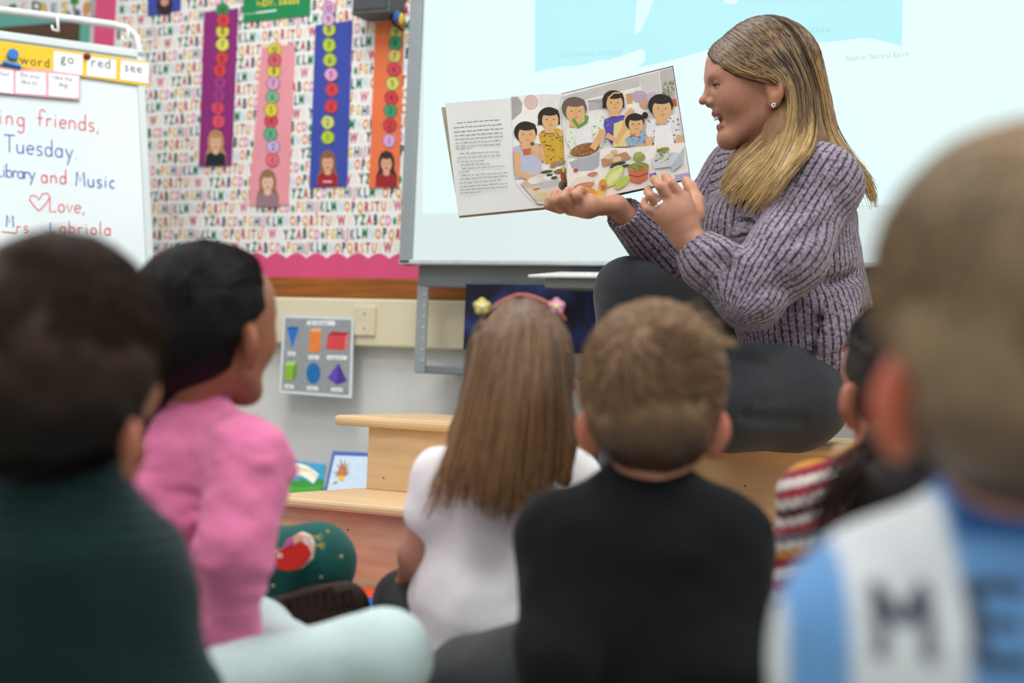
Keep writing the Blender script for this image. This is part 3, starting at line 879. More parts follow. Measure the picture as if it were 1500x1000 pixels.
def relax_mesh(V, Q, it):
    n = len(V)
    e = np.concatenate([Q[:, [0, 1]], Q[:, [1, 2]], Q[:, [2, 3]], Q[:, [3, 0]]])
    e = np.concatenate([e, e[:, ::-1]])
    deg = np.maximum(np.bincount(e[:, 0], minlength=n), 1)
    for _ in range(it):
        S = np.stack([np.bincount(e[:, 0], weights=V[e[:, 1], q], minlength=n) for q in range(3)], 1) / deg[:, None]
        V = V * 0.5 + S * 0.5
    return V

def raw_mesh(name, V, Q, m, parent, col=None, attrs=None, smooth=True):
    base = A3(world_loc(parent)) if parent else np.zeros(3)
    me = bpy.data.meshes.new(name)
    k = Q.shape[1]
    me.vertices.add(len(V)); me.loops.add(len(Q) * k); me.polygons.add(len(Q))
    me.vertices.foreach_set('co', (V - base).astype(np.float32).ravel())
    me.loops.foreach_set('vertex_index', Q.astype(np.int32).ravel())
    me.polygons.foreach_set('loop_start', np.arange(0, len(Q) * k, k, dtype=np.int32))
    if smooth:
        me.polygons.foreach_set('use_smooth', np.ones(len(Q), bool))
    me.update(calc_edges=True)
    me.validate()
    if col is not None:
        c = col(V) if callable(col) else col
        at = me.attributes.new('Col', 'FLOAT_COLOR', 'POINT')
        at.data.foreach_set('color', np.concatenate([c, np.ones((len(c), 1))], 1).astype(np.float32).ravel())
    for an, fv in (attrs or {}).items():
        at = me.attributes.new(an, 'FLOAT', 'POINT')
        at.data.foreach_set('value', (fv(V) if callable(fv) else fv).astype(np.float32))
    me.materials.append(m)
    o = bpy.data.objects.new(name, me)
    COL.objects.link(o)
    if parent:
        o.parent = parent
    return o

def surface_nets(f, lo, h):
    s = f < 0
    s[0] = s[-1] = False; s[:, 0] = s[:, -1] = False; s[:, :, 0] = s[:, :, -1] = False
    f = np.where((f < 0) & ~s, np.float32(1e-4), f)
    c = np.zeros(tuple(np.array(f.shape) - 1), np.uint8)
    for dx in (0, 1):
        for dy in (0, 1):
            for dz in (0, 1):
                c += s[dx:f.shape[0] - 1 + dx, dy:f.shape[1] - 1 + dy, dz:f.shape[2] - 1 + dz]
    act = (c > 0) & (c < 8)
    I = np.argwhere(act)
    idx = np.full(act.shape, -1, np.int32)
    idx[act] = np.arange(len(I))
    pos = np.zeros((len(I), 3)); w = np.zeros(len(I))
    val = {}
    for o in [(a, b, d) for a in (0, 1) for b in (0, 1) for d in (0, 1)]:
        val[o] = f[I[:, 0] + o[0], I[:, 1] + o[1], I[:, 2] + o[2]]
    for o in val:
        for q in range(3):
            if o[q] == 0:
                p = list(o); p[q] = 1; p = tuple(p)
                va, vb = val[o], val[p]
                mk = (va < 0) != (vb < 0)
                t = np.where(mk, va / np.where(mk, va - vb, 1), 0)
                for j in range(3):
                    pos[:, j] += np.where(mk, o[j] + (t if j == q else 0), 0)
                w += mk
    V = lo + h * (I + pos / np.maximum(w, 1)[:, None])
    quads = []
    for q in range(3):
        a, b = (q + 1) % 3, (q + 2) % 3
        sl0 = [slice(None)] * 3; sl1 = [slice(None)] * 3
        sl0[q] = slice(0, -1); sl1[q] = slice(1, None)
        d = s[tuple(sl0)] != s[tuple(sl1)]
        E = np.argwhere(d)
        ins = s[tuple(sl0)][d]
        ok = (E[:, a] > 0) & (E[:, b] > 0) & (E[:, a] < f.shape[a] - 1) & (E[:, b] < f.shape[b] - 1)
        E, ins = E[ok], ins[ok]
        def cell(da, db):
            J = E.copy(); J[:, a] += da; J[:, b] += db
            return idx[J[:, 0], J[:, 1], J[:, 2]]
        z = np.stack([cell(-1, -1), cell(0, -1), cell(0, 0), cell(-1, 0)], 1)
        z[~ins] = z[~ins][:, ::-1]
        quads.append(z)
    Q = np.concatenate(quads)
    Q = Q[(Q >= 0).all(1)]
    return V, Q

# ------------------------------------------------------------------ hair
def resample(g, n):
    g = np.array([A3(p) for p in g])
    # Catmull-Rom through the points, then equal spacing
    P = np.concatenate([[2 * g[0] - g[1]], g, [2 * g[-1] - g[-2]]])
    out = []
    for i in range(1, len(P) - 2):
        for t in np.linspace(0, 1, 8, endpoint=False):
            out.append(0.5 * ((2 * P[i]) + (-P[i - 1] + P[i + 1]) * t + (2 * P[i - 1] - 5 * P[i] + 4 * P[i + 1] - P[i + 2]) * t * t + (-P[i - 1] + 3 * P[i] - 3 * P[i + 1] + P[i + 2]) * t ** 3))
    out.append(g[-1])
    out = np.array(out)
    d = np.concatenate([[0], np.cumsum(np.linalg.norm(np.diff(out, axis=0), axis=1))])
    u = np.linspace(0, d[-1], n)
    return np.stack([np.interp(u, d, out[:, q]) for q in range(3)], 1)

def strands_mesh(name, S, width, m, parent, cols=None, taper=0.35, flatdir=None):
    """S: (N, n, 3) strand points -> slim three-sided strands in one mesh"""
    N, n, _ = S.shape
    T = np.gradient(S, axis=1)
    T /= np.linalg.norm(T, axis=2, keepdims=True) + 1e-9
    ref = np.array([0.31, 0.52, 0.79])
    U = np.cross(T, ref); U /= np.linalg.norm(U, axis=2, keepdims=True) + 1e-9
    B = np.cross(T, U)
    w = width if np.ndim(width) else np.full(N, width)
    pr = np.linspace(1, taper, n)
    pr[0] = 0.6
    rad = (np.asarray(w)[:, None] * pr[None, :])[:, :, None]
    V = np.stack([S + (U * math.cos(a) + B * math.sin(a)) * rad for a in (0, 2.094, 4.189)], 2).reshape(-1, 3)
    i = np.arange(N)[:, None, None] * n * 3 + np.arange(n - 1)[None, :, None] * 3 + np.arange(3)[None, None, :]
    j = np.arange(N)[:, None, None] * n * 3 + np.arange(n - 1)[None, :, None] * 3 + ((np.arange(3) + 1) % 3)[None, None, :]
    Q = np.stack([i, j, j + 3, i + 3], -1).reshape(-1, 4)
    c = None
    if cols is not None:
        c = np.repeat(cols.reshape(N * n, 3) if cols.ndim == 3 else np.repeat(cols, n, 0), 3, 0)
    o = raw_mesh(name, V, Q, m, parent, c)
    o['kind'] = 'stuff'
    return o

def guide_strands(guides, count, n=18, jit=0.006, clump=12, seed=1, curl=0.0):
    """strands blended between neighbouring guides, gathered into locks"""
    rng = np.random.default_rng(seed)
    Gd = np.stack([resample(g, n) for g in guides])
    u = rng.random(count) * (len(guides) - 1)
    nl = max(4, count // clump)
    lock = rng.integers(0, nl, count)
    lu = rng.random(nl) * (len(guides) - 1)
    u = u * 0.35 + lu[lock] * 0.65
    k = np.clip(u.astype(int), 0, len(guides) - 2)
    t = (u - k)[:, None, None]
    S = Gd[k] * (1 - t) + Gd[k + 1] * t
    loff = rng.normal(0, 1, (nl, 3)) * jit * 1.2
    off = rng.normal(0, 1, (count, 3)) * jit * 0.5
    pr = np.linspace(0.5, 1.3, n)[None, :, None]
    S = S + (loff[lock] + off)[:, None, :] * pr
    ph = rng.random((nl, 3)) * 6.28
    s = np.linspace(0, 1, n)
    for q in range(3):
        S[:, :, q] += (curl + jit * 0.5) * np.sin(s[None, :] * 7 + ph[lock][:, q][:, None]) * s[None, :]
    ln = rng.uniform(0.93, 1.0, count) * rng.uniform(0.8, 1.0, nl)[lock]
    out = np.empty_like(S)
    base = np.linspace(0, 1, n)
    for q in range(3):
        for i in range(count):
            out[i, :, q] = np.interp(base * ln[i], base, S[i, :, q])
    return out, lock

def push_out(S, hd, c=(-0.06, 0, 0.145), r=(0.466, 0.382, 0.40), rough=0.012, seed=0):
    """keeps strands on the outside of a skull"""
    sh = S.shape
    P = S.reshape(-1, 3)
    f, l, u = hd.loc(P)
    q = np.stack([(f - c[0]) / r[0], (l - c[1]) / r[1], (u - c[2]) / r[2]], 1)
    n = np.linalg.norm(q, axis=1)
    rn = np.random.default_rng(seed)
    lift = 1 + np.repeat(rn.random(sh[0]) * rough * 3, sh[1])
    g = np.where(n < lift, lift / np.maximum(n, 1e-4), 1.0)[:, None]
    q = q * g
    B = np.stack([A3(hd.F), A3(hd.L), A3(hd.U)])
    out = A3(hd.c) + ((q * np.array(r) + np.array(c)) @ B) * hd.H
    return out.reshape(sh)
# ------------------------------------------------------------------ people
def unit(v):
    return Vector(v).normalized()
def frame(look, up=UP):
    F = unit(look); L = unit(Vector(up).cross(F)); U = F.cross(L)
    return F, L, U
class Head:
    def __init__(s, c, look, H, up=UP):
        s.c, s.H = Vector(c), H
        s.F, s.L, s.U = frame(look, up)
    def p(s, f, l, u):
        return s.c + (s.F * f + s.L * l + s.U * u) * s.H
    def loc(s, P):
        D = P - A3(s.c)
        return D @ A3(s.F) / s.H, D @ A3(s.L) / s.H, D @ A3(s.U) / s.H
    def ell(s, S, f, l, u, rf, rl, ru, k=0.02, sub=False, ax=None):
        H = s.H
        S.ell(s.p(f, l, u), (rf * H, rl * H, ru * H), ax or (s.F, s.L, s.U), k, sub)
    def cone(s, S, a, b, ra, rb, k=0.012):
        S.cone(s.p(*a), s.p(*b), ra * s.H, rb * s.H, k)
    def skull(s, S, open_mouth=False, child=False, ear=1.0, eu=-0.07, out=0.3, ef=-0.07):
        k = 0.16 * s.H
        s.ell(S, -0.05, 0, 0.14, 0.44, 0.345, 0.36, k)
        s.ell(S, 0.17, 0, 0.16, 0.245, 0.28, 0.25, k)
        s.ell(S, 0.13, 0, -0.10, 0.27, 0.25, 0.29, k)
        for q in (-1, 1):
            s.cone(S, (-0.02, 0.2 * q, -0.22), (0.27, 0.06 * q, -0.39 if not open_mouth else -0.41), 0.07, 0.075, k * 0.7)
            s.ell(S, 0.23, 0.165 * q, -0.10, 0.12, 0.095, 0.11, k * 0.6)
        S.ball(s.p(0.30, 0, -0.40 if not open_mouth else -0.42), 0.075 * s.H, k * 0.5)
        s.cone(S, (0.37, -0.14, 0.085), (0.37, 0.14, 0.085), 0.042, 0.042, k * 0.5)
        s.cone(S, (0.385, 0, 0.06), (0.465, 0, -0.075), 0.032, 0.034, 0.05 * s.H)
        S.ball(s.p(0.487, 0, -0.090), 0.031 * s.H, 0.03 * s.H)
        for q in (-1, 1):
            S.ball(s.p(0.425, 0.046 * q, -0.112), 0.029 * s.H, 0.03 * s.H)
            s.ell(S, 0.43, 0.14 * q, 0.022, 0.07, 0.068, 0.036, 0.045 * s.H, sub=True)
            s.ell(S, 0.352, 0.14 * q, 0.036, 0.054, 0.062, 0.036, 0.012 * s.H)
        if open_mouth:
            s.cone(S, (0.372, -0.07, -0.205), (0.372, 0.07, -0.205), 0.024, 0.024, 0.03 * s.H)
            S.ball(s.p(0.397, 0, -0.203), 0.022 * s.H, 0.025 * s.H)
            s.cone(S, (0.342, -0.065, -0.31), (0.342, 0.065, -0.31), 0.025, 0.025, 0.03 * s.H)
            S.ball(s.p(0.362, 0, -0.312), 0.024 * s.H, 0.025 * s.H)
            s.ell(S, 0.40, 0, -0.257, 0.11, 0.08, 0.028, 0.02 * s.H, sub=True)
        else:
            s.cone(S, (0.365, -0.08, -0.215), (0.365, 0.08, -0.215), 0.028, 0.028, 0.03 * s.H)
            s.cone(S, (0.36, -0.07, -0.265), (0.36, 0.07, -0.265), 0.03, 0.03, 0.03 * s.H)
        for q in (-1, 1):
            o = unit(s.L * q - s.F * out)
            n = unit(s.L * q * out + s.F)
            ax = (n, o, s.U)
            e = ear
            s.ell(S, ef, 0.372 * q, eu + 0.02, 0.045 * e, 0.08 * e, 0.125 * e, 0.03 * s.H, ax=ax)
            s.ell(S, ef + 0.015, 0.35 * q, eu - 0.10, 0.04 * e, 0.05 * e, 0.05 * e, 0.03 * s.H, ax=ax)
            c = s.p(ef, 0.372 * q, eu + 0.03) + n * 0.05 * s.H + o * 0.01 * s.H
            S.ell(c, (0.035 * s.H, 0.045 * s.H, 0.08 * s.H), ax, 0.015 * s.H, True)
    def skin_colors(s, base, lip, blush=0.25):
        bc, lc = np.array(hexc(base)), np.array(hexc(lip))
        def f(P):
            a, l, u = s.loc(P)
            c = np.repeat(bc[None], len(P), 0)
            n = 1 + 0.06 * vnoise(P, 60, 3)
            w = np.exp(-(((a - 0.28) / 0.12) ** 2 + ((np.abs(l) - 0.2) / 0.09) ** 2 + ((u + 0.1) / 0.1) ** 2)) * blush
            e = np.clip((np.abs(l) - 0.34) / 0.03, 0, 1) * (np.abs(a + 0.08) < 0.25) * (u < 0.15) * min(1.0, blush * 1.1)
            ns = np.exp(-(((a - 0.46) / 0.06) ** 2 + (l / 0.08) ** 2 + ((u + 0.1) / 0.06) ** 2)) * blush
            t_ = np.clip(0.8 * (w + e + ns), 0, 1)[:, None]
            c = c * (1 - t_) + (bc * np.array([1.08, 0.55, 0.48]))[None] * t_
            lp = ((a > 0.33) & (np.abs(l) < 0.10) & (u < -0.185) & (u > -0.355)).astype(float) * np.clip((a - 0.33) / 0.03, 0, 1)
            c = c * (1 - lp * 0.85)[:, None] + lc[None] * (lp * 0.85)[:, None]
            return c * n[:, None]
        return f
    def eyes(s, parent, iris='#5a4a38'):
        for q in (-1, 1):
            c = s.p(0.345, 0.14 * q, 0.018)
            b = MB(); b.sphere(c, 0.052 * s.H, nu=14, nv=10, axes=(s.L, s.U, s.F))
            e = b.build('eye', mat('eye_white', '#d8d2cc', 0.2, 0.02, spec=0.5), parent, smooth=True)
            b = MB(); b.sphere(c + s.F * 0.041 * s.H, (0.026 * s.H, 0.026 * s.H, 0.016 * s.H), nu=12, nv=8, axes=(s.L, s.U, s.F))
            b.build('iris', mat('iris_' + iris[1:], iris, 0.15, 0.1), e, smooth=True)
    def brows(s, parent, m):
        b = MB()
        for q in (-1, 1):
            b.tube([s.p(0.415, 0.05 * q, 0.10), s.p(0.405, 0.13 * q, 0.125), s.p(0.345, 0.215 * q, 0.10)], [0.010 * s.H, 0.016 * s.H, 0.006 * s.H], 6)
        tag(b.build('eyebrow', m, parent, smooth=True), kind='stuff')
    def lids(s, parent, m, lash):
        for q in (-1, 1):
            b = MB()
            pts = []
            for a in range(7):
                t = -1 + a / 3.0
                pts.append(s.p(0.408 - 0.035 * t * t, 0.14 * q + 0.058 * t, 0.022 - 0.016 * t * t))
            b.tube(pts, [0.004 * s.H] + [0.007 * s.H] * 5 + [0.004 * s.H], 6)
            b.build('eyelid', m, parent, smooth=True)

def skin_mat(name, sss=0.12):
    return mat(name, '#c08a70', 0.48, 0.05, 90, bump=0.12, bscale=500, attr='Col', sss=sss, spec=0.35)
HAIR_B = mat('hair_strand', '#6b4a30', 0.42, 0.12, 60, attr='Col', spec=0.45)

def fabric(name, color, rough=0.85, var=0.1, scale=120, bump=0.25, bscale=900, attr=None, sheen=0.15):
    return mat(name, color, rough, var, scale, bump=bump, bscale=bscale, attr=attr, sheen=sheen, spec=0.15)
def folds(amp, sc, seed, stretch=(1, 1, 1)):
    st = np.array(stretch)
    def f(P):
        return amp * (vnoise(P * st, sc, seed) + 0.5 * vnoise(P * st, sc * 2.1, seed + 5))
    return f

def HT(px, z, h):                      # a point z deep at height h, near column px
    a, b = ray(px, 500).z, ray(px, 600).z
    return C(px, 500 + 100 * ((h - CAM.z) / z - a) / (b - a), z)
# ---- the teacher
TB = G(1100, 900)
tp = empty('person', Vector((TB.x, 2.3, 0)))
hz = 2.64
TH = Head(C(1112, 127, hz), -RT * 0.985 - UP * 0.07 - FWD * 0.04, 0.222)
S = Sdf()
TH.skull(S, open_mouth=True, eu=-0.09, out=1.2, ear=1.12, ef=-0.045)
S.cone(TH.p(-0.14, 0, -0.2), C(1150, 268, 2.66), 0.056, 0.062, 0.03)
# slim trunk and limbs under the clothes
nsh, fsh = C(1196, 274, 2.51), C(1082, 258, 2.80)
nel, fel = C(1095, 432, 2.40), C(990, 398, 2.72)
nwr, fwr = C(1003, 343, 2.43), C(902, 301, 2.585)
hipn, hipf = C(1160, 582, 2.56), C(1150, 575, 2.74)
knn, knf = C(930, 585, 2.44), C(925, 432, 2.66)
ann, anf = HT(930, 2.36, 0.105), HT(905, 2.60, 0.25)
S.cone(C(1150, 280, 2.65), C(1165, 420, 2.66), 0.09, 0.09, 0.04)
S.cone(C(1165, 420, 2.66), C(1180, 560, 2.66), 0.09, 0.10, 0.04)
S.cone(nsh, fsh, 0.045, 0.045, 0.04)
for a, e_, w in ((nsh, nel, nwr), (fsh, fel, fwr)):
    S.cone(a, e_, 0.042, 0.034, 0.02); S.cone(e_, w, 0.034, 0.0245 if w is nwr else 0.019, 0.02)
for h_, k_, a in ((hipn, knn, ann), (hipf, knf, anf)):
    S.cone(h_, k_, 0.075, 0.05, 0.03); S.cone(k_, a, 0.05, 0.035, 0.02)
def Q8(x, y, z):                       # close-up of the hands
    return C(780 + x / 5.357, 220 + y / 5.357, z)
# left hand: back of the hand towards the room, fingertips on the page edge
S.cone(nwr, Q8(1130, 500, 2.425), 0.0245, 0.034, 0.012, flat=(-FWD, 0.72))
for x, y in ((1010, 505), (1030, 450), (1095, 410), (1175, 385)):
    S.cone(Q8(1180, 590, 2.43), Q8(x, y, 2.425), 0.020, 0.0145, 0.012)
fng = [([(1000, 505, 2.425), (905, 462, 2.42), (876, 425, 2.45), (882, 392, 2.475)], [0.0115, 0.0100, 0.0088, 0.0078]),
       ([(1025, 448, 2.425), (930, 362, 2.415), (905, 325, 2.45), (912, 300, 2.48)], [0.0125, 0.0108, 0.0095, 0.0085]),
       ([(1095, 405, 2.42), (1005, 285, 2.41), (965, 240, 2.44), (952, 225, 2.485)], [0.0132, 0.0112, 0.0098, 0.0088]),
       ([(1180, 375, 2.42), (1085, 262, 2.415), (1050, 215, 2.45), (1040, 205, 2.485)], [0.0132, 0.0114, 0.010, 0.009])]
for pts, rs in fng:
    S.chain([Q8(*p) for p in pts], [r * 0.82 for r in rs], 0.0012)
S.chain([Q8(1270, 500, 2.44), Q8(1290, 400, 2.455), Q8(1245, 300, 2.475), Q8(1205, 240, 2.495)], [0.019, 0.0125, 0.0112, 0.0088], 0.008)
# right hand: palm up below the spine, fingers curled over the page edge
S.cone(fwr, Q8(430, 440, 2.55), 0.019, 0.022, 0.012, flat=(UP, 0.85))
S.cone(Q8(430, 440, 2.55), Q8(300, 455, 2.56), 0.022, 0.014, 0.01)
fng2 = [([(400, 420, 2.545), (345, 355, 2.525), (375, 312, 2.535), (432, 338, 2.555)], [0.0125, 0.0118, 0.0105, 0.009]),
        ([(320, 440, 2.545), (245, 375, 2.525), (285, 318, 2.53), (320, 350, 2.55)], [0.0128, 0.0122, 0.0108, 0.0092]),
        ([(240, 450, 2.545), (170, 395, 2.53), (180, 340, 2.535), (225, 360, 2.55)], [0.0122, 0.012, 0.0105, 0.0092]),
        ([(220, 465, 2.555), (125, 435, 2.55), (130, 390, 2.55), (160, 385, 2.56)], [0.0112, 0.0110, 0.0098, 0.0088])]
for pts, rs in fng2:
    S.chain([Q8(*p) for p in pts], [r * 0.79 for r in rs], 0.0012)
S.chain([Q8(560, 430, 2.57), Q8(470, 395, 2.60), Q8(400, 330, 2.62), Q8(370, 270, 2.625)], [0.015, 0.0115, 0.010, 0.0085], 0.008)
MS = skin_mat('teacher_skin')
S.build('body', MS, tp, h=0.0030, col=TH.skin_colors('#b7856c', '#9c5850', 0.2), relax=1)
TH.eyes(tp, '#5d5a50')
M_brow = mat('brow_brown', '#6a4a34', 0.8, 0.2, 300)
TH.brows(tp, M_brow)
TH.lids(tp, mat('lash_brown', '#3d2a22', 0.6), None)
b = MB(); b.prism([TH.p(0.372, l, u) for l, u in ((-0.055, -0.232), (0.055, -0.232), (0.05, -0.252), (-0.05, -0.252))], TH.F * 0.004); b.build('teeth', mat('tooth_white', '#e6e0d6', 0.3), tp)
b = MB(); c = TH.p(-0.012, 0.40, -0.225)
for a in range(5):
    ang = 2 * math.pi * a / 5
    b.sphere(c + (TH.F * math.cos(ang) + TH.U * math.sin(ang)) * 0.003 + TH.L * 0.003, 0.0022, nu=8, nv=5)
tag(b.build('earring', mat('silver', '#d8dade', 0.2, 0.02, metal=0.9), tp, smooth=True), kind='stuff')
b = MB(); a0, a1 = Vector(Q8(985, 420, 2.4195)), Vector(Q8(1000, 432, 2.42)); ax = (Vector(Q8(930, 362, 2.415)) - Vector(Q8(1025, 448, 2.425))).normalized()
b.tube([a0 - ax * 0.0035, a0 + ax * 0.0035], 0.0128, 18); b.build('ring', mat('silver', '#d8dade', 0.2, 0.02, metal=0.9), tp, smooth=True)

# sweater
S = Sdf()
S.ell(C(1150, 340, 2.645), (0.132, 0.155, 0.145), (RT, UP, FWD), 0.05)
S.ell(C(1090, 345, 2.64), (0.085, 0.085, 0.13), (RT, UP, FWD), 0.05)
S.ell(C(1172, 455, 2.655), (0.128, 0.15, 0.15), (RT, UP, FWD), 0.05)
S.cone(C(1185, 500, 2.655), C(1180, 545, 2.655), 0.118, 0.112, 0.03)
S.cone(nsh + UP * 0.0, fsh, 0.054, 0.054, 0.05)
S.cone(C(1145, 262, 2.655), C(1150, 300, 2.655), 0.07, 0.09, 0.03)
S.ball(nsh + RT * 0.008 + UP * 0.002 - FWD * 0.006, 0.067, 0.03)
S.cone(nsh, C(1150, 375, 2.43), 0.068, 0.066, 0.035)
S.cone(C(1150, 375, 2.43), nel + RT * 0.005, 0.066, 0.052, 0.03)
S.ball(nel - UP * 0.002 + RT * 0.004, 0.048, 0.02)
S.cone(nel, C(1040, 385, 2.41), 0.052, 0.045, 0.03)
S.cone(C(1040, 385, 2.41), nwr, 0.047, 0.0295, 0.02)
S.cone(fsh, fel, 0.07, 0.056, 0.03)
S.cone(fel, C(945, 345, 2.65), 0.056, 0.042, 0.02)
S.cone(C(945, 345, 2.65), fwr + (fel - fwr) * 0.02, 0.042, 0.032, 0.02)
S.cone(C(1192, 500, 2.58), C(1208, 532, 2.59), 0.09, 0.08, 0.03)
# open cuffs
S.cone(fwr + (fwr - fel) * 0.03, fwr + (fwr - fel) * 0.3, 0.045, 0.05, 0.002, sub=True)
S.cone(nwr + (nwr - C(1040, 385, 2.41)) * 0.06, nwr + (nwr - nel) * 0.3, 0.045, 0.05, 0.002, sub=True)
# creases
for a, b2, r in [((1225, 275, 2.425), (1150, 320, 2.375), 0.007), ((1240, 310, 2.435), (1165, 350, 2.365), 0.006), ((1130, 395, 2.345), (1080, 408, 2.335), 0.008), ((1085, 392, 2.35), (1100, 440, 2.338), 0.007),
                 ((1060, 385, 2.36), (1075, 430, 2.345), 0.006), ((1150, 420, 2.36), (1100, 425, 2.335), 0.006), ((1190, 470, 2.50), (1270, 455, 2.58), 0.008), ((1130, 492, 2.49), (1250, 487, 2.53), 0.009),
                 ((1110, 515, 2.50), (1230, 510, 2.52), 0.006), ((1180, 420, 2.50), (1272, 400, 2.58), 0.007)]:
    S.cone(C(*a), C(*b2), r * 0.7, r * 0.4, 0.03, sub=True)
S.disp(folds(0.0035, 16, 2))
segs = [(nsh, nel, 0.07), (nel, nwr, 0.045), (fsh, fel, 0.062), (fel, fwr, 0.042), (C(1150, 230, 2.65), C(1178, 560, 2.655), 0.135)]
def phase(P):
    best = np.full(len(P), 9.0); out = np.zeros(len(P))
    for i, (a, b2, R_) in enumerate(segs):
        a_, b_ = A3(a), A3(b2)
        ax = (b_ - a_); L_ = np.linalg.norm(ax); ax = ax / L_
        D = P - a_
        t = np.clip(D @ ax, 0, L_)
        d = np.linalg.norm(D - t[:, None] * ax, axis=1) - R_ * (1.0 if i < 4 else 1.1)
        r1 = -A3(FWD); r1 = r1 - ax * r1.dot(ax); r1 /= np.linalg.norm(r1)
        r2 = np.cross(ax, r1)
        ph = np.arctan2(D @ r2, D @ r1) * R_ / 0.0125
        m_ = d < best
        best = np.where(m_, d, best); out = np.where(m_, ph, out)
    return out
M_sw = fabric('ribbed_marl_knit', '#8b7d8f', 0.9, 0.1, 200, bump=0, sheen=0.2)
nt = M_sw.node_tree; P_ = nt.nodes['Principled BSDF']
at = nt.nodes.new('ShaderNodeAttribute'); at.attribute_name = 'phase'
mu = nt.nodes.new('ShaderNodeMath'); mu.operation = 'MULTIPLY'; mu.inputs[1].default_value = 6.2832; nt.links.new(at.outputs['Fac'], mu.inputs[0])
si = nt.nodes.new('ShaderNodeMath'); si.operation = 'COSINE'; nt.links.new(mu.outputs[0], si.inputs[0])
tc = nt.nodes['Texture Coordinate']
n1 = nt.nodes.new('ShaderNodeTexNoise'); n1.inputs['Scale'].default_value = 170; n1.inputs['Detail'].default_value = 3; nt.links.new(tc.outputs['Object'], n1.inputs['Vector'])
rm = nt.nodes.new('ShaderNodeMapRange'); rm.interpolation_type = 'SMOOTHSTEP'; rm.inputs['From Min'].default_value = -1.0; rm.inputs['From Max'].default_value = -0.25; rm.inputs['To Min'].default_value = -0.18; rm.inputs['To Max'].default_value = 0.08
nt.links.new(si.outputs[0], rm.inputs['Value'])
ad = nt.nodes.new('ShaderNodeMath'); ad.operation = 'ADD'; nt.links.new(rm.outputs[0], ad.inputs[0]); nt.links.new(n1.outputs['Fac'], ad.inputs[1])
cr = nt.nodes.new('ShaderNodeValToRGB'); e = cr.color_ramp.elements
e[0].position = 0.33; e[0].color = (*hexc('#37323a'), 1); e[1].position = 0.68; e[1].color = (*hexc('#978b99'), 1)
x = cr.color_ramp.elements.new(0.45); x.color = (*hexc('#6c626f'), 1)
nt.links.new(ad.outputs[0], cr.inputs['Fac']); nt.links.new(cr.outputs[0], P_.inputs['Base Color'])
bp = nt.nodes.new('ShaderNodeBump'); bp.inputs['Strength'].default_value = 0.7; bp.inputs['Distance'].default_value = 0.004
nt.links.new(ad.outputs[0], bp.inputs['Height']); nt.links.new(bp.outputs[0], P_.inputs['Normal'])
S.build('sweater', M_sw, tp, h=0.004, attrs={'phase': phase}, relax=1)

# trousers and shoes
M_den = fabric('charcoal_denim', '#34373b', 0.85, 0.15, 250, bump=0.2)
S = Sdf()
S.ell(C(1168, 580, 2.65), (0.10, 0.092, 0.15), (RT, UP, FWD), 0.04)
S.cone(hipn + UP * 0.0, C(1060, 580, 2.50), 0.098, 0.092, 0.03); S.cone(C(1060, 580, 2.50), knn, 0.092, 0.07, 0.03)
S.cone(knn, ann + UP * 0.02, 0.07, 0.05, 0.02)
S.cone(hipf, knf, 0.09, 0.068, 0.03); S.ball(knf - RT * 0.0 + UP * 0.005, 0.062, 0.02); S.cone(knf, anf, 0.066, 0.05, 0.02)
for a, b2, r in [((1215, 560, 2.46), (1120, 590, 2.41), 0.006), ((1180, 620, 2.46), (1090, 610, 2.41), 0.006), ((1090, 520, 2.42), (1160, 530, 2.44), 0.007)]:
    S.cone(C(*a), C(*b2), r, r * 0.5, 0.02, sub=True)
S.disp(folds(0.003, 14, 7))
S.build('trousers', M_den, tp, h=0.005)
M_shoe = mat('black_leather', '#1d1c1d', 0.4, 0.1, 60)
S = Sdf()
for a in (ann, anf):
    S.cone(a - UP * 0.02, a - RT * 0.13 - UP * 0.045, 0.042, 0.035, 0.02)
S.build('shoe', M_shoe, tp, h=0.006)

# hair: solid underlayer and strands
M_under = mat('hair_under_blond', '#7d5d3e', 0.6, 0.35, 50, stretch=(1.0, 1.0, 0.15))
S = Sdf()
TH.ell(S, -0.07, 0, 0.15, 0.455, 0.375, 0.40, 0.02)
TH.ell(S, 0.17, 0, 0.165, 0.255, 0.29, 0.265, 0.02)
def hl(P):
    f, l, u = TH.loc(P)
    line = np.where(u > 0.0, -0.04 + u * 2.3, -0.14)
    return (f - line) * TH.H * 0.45
S.cut(hl)
S.build('hair_cap', mat('hair_roots', '#54402e', 0.55, 0.25, 60), tp, h=0.004)
S = Sdf()
def CH(l, rs, k=0.02, flat=None):
    S.chain([C(*p) for p in l], rs, k, flat)
CH([(1165, 100, 2.65), (1180, 190, 2.655), (1212, 245, 2.66), (1255, 285, 2.67)], [0.055, 0.054, 0.03, 0.010])
CH([(1155, 140, 2.60), (1150, 200, 2.575), (1118, 265, 2.545), (1098, 295, 2.53)], [0.03, 0.038, 0.030, 0.008])
CH([(1170, 140, 2.60), (1180, 210, 2.565), (1150, 262, 2.515)], [0.035, 0.036, 0.010])
CH([(1110, 180, 2.72), (1090, 240, 2.71), (1072, 280, 2.69)], [0.025, 0.028, 0.008])
CH([(1100, 200, 2.66), (1095, 250, 2.62), (1085, 285, 2.58)], [0.02, 0.035, 0.012])
S.disp(folds(0.002, 40, 3, (1, 1, 0.3)))
S.build('hair_fall', M_under, tp, h=0.004)
def V_(l): return [C(*p) for p in l]
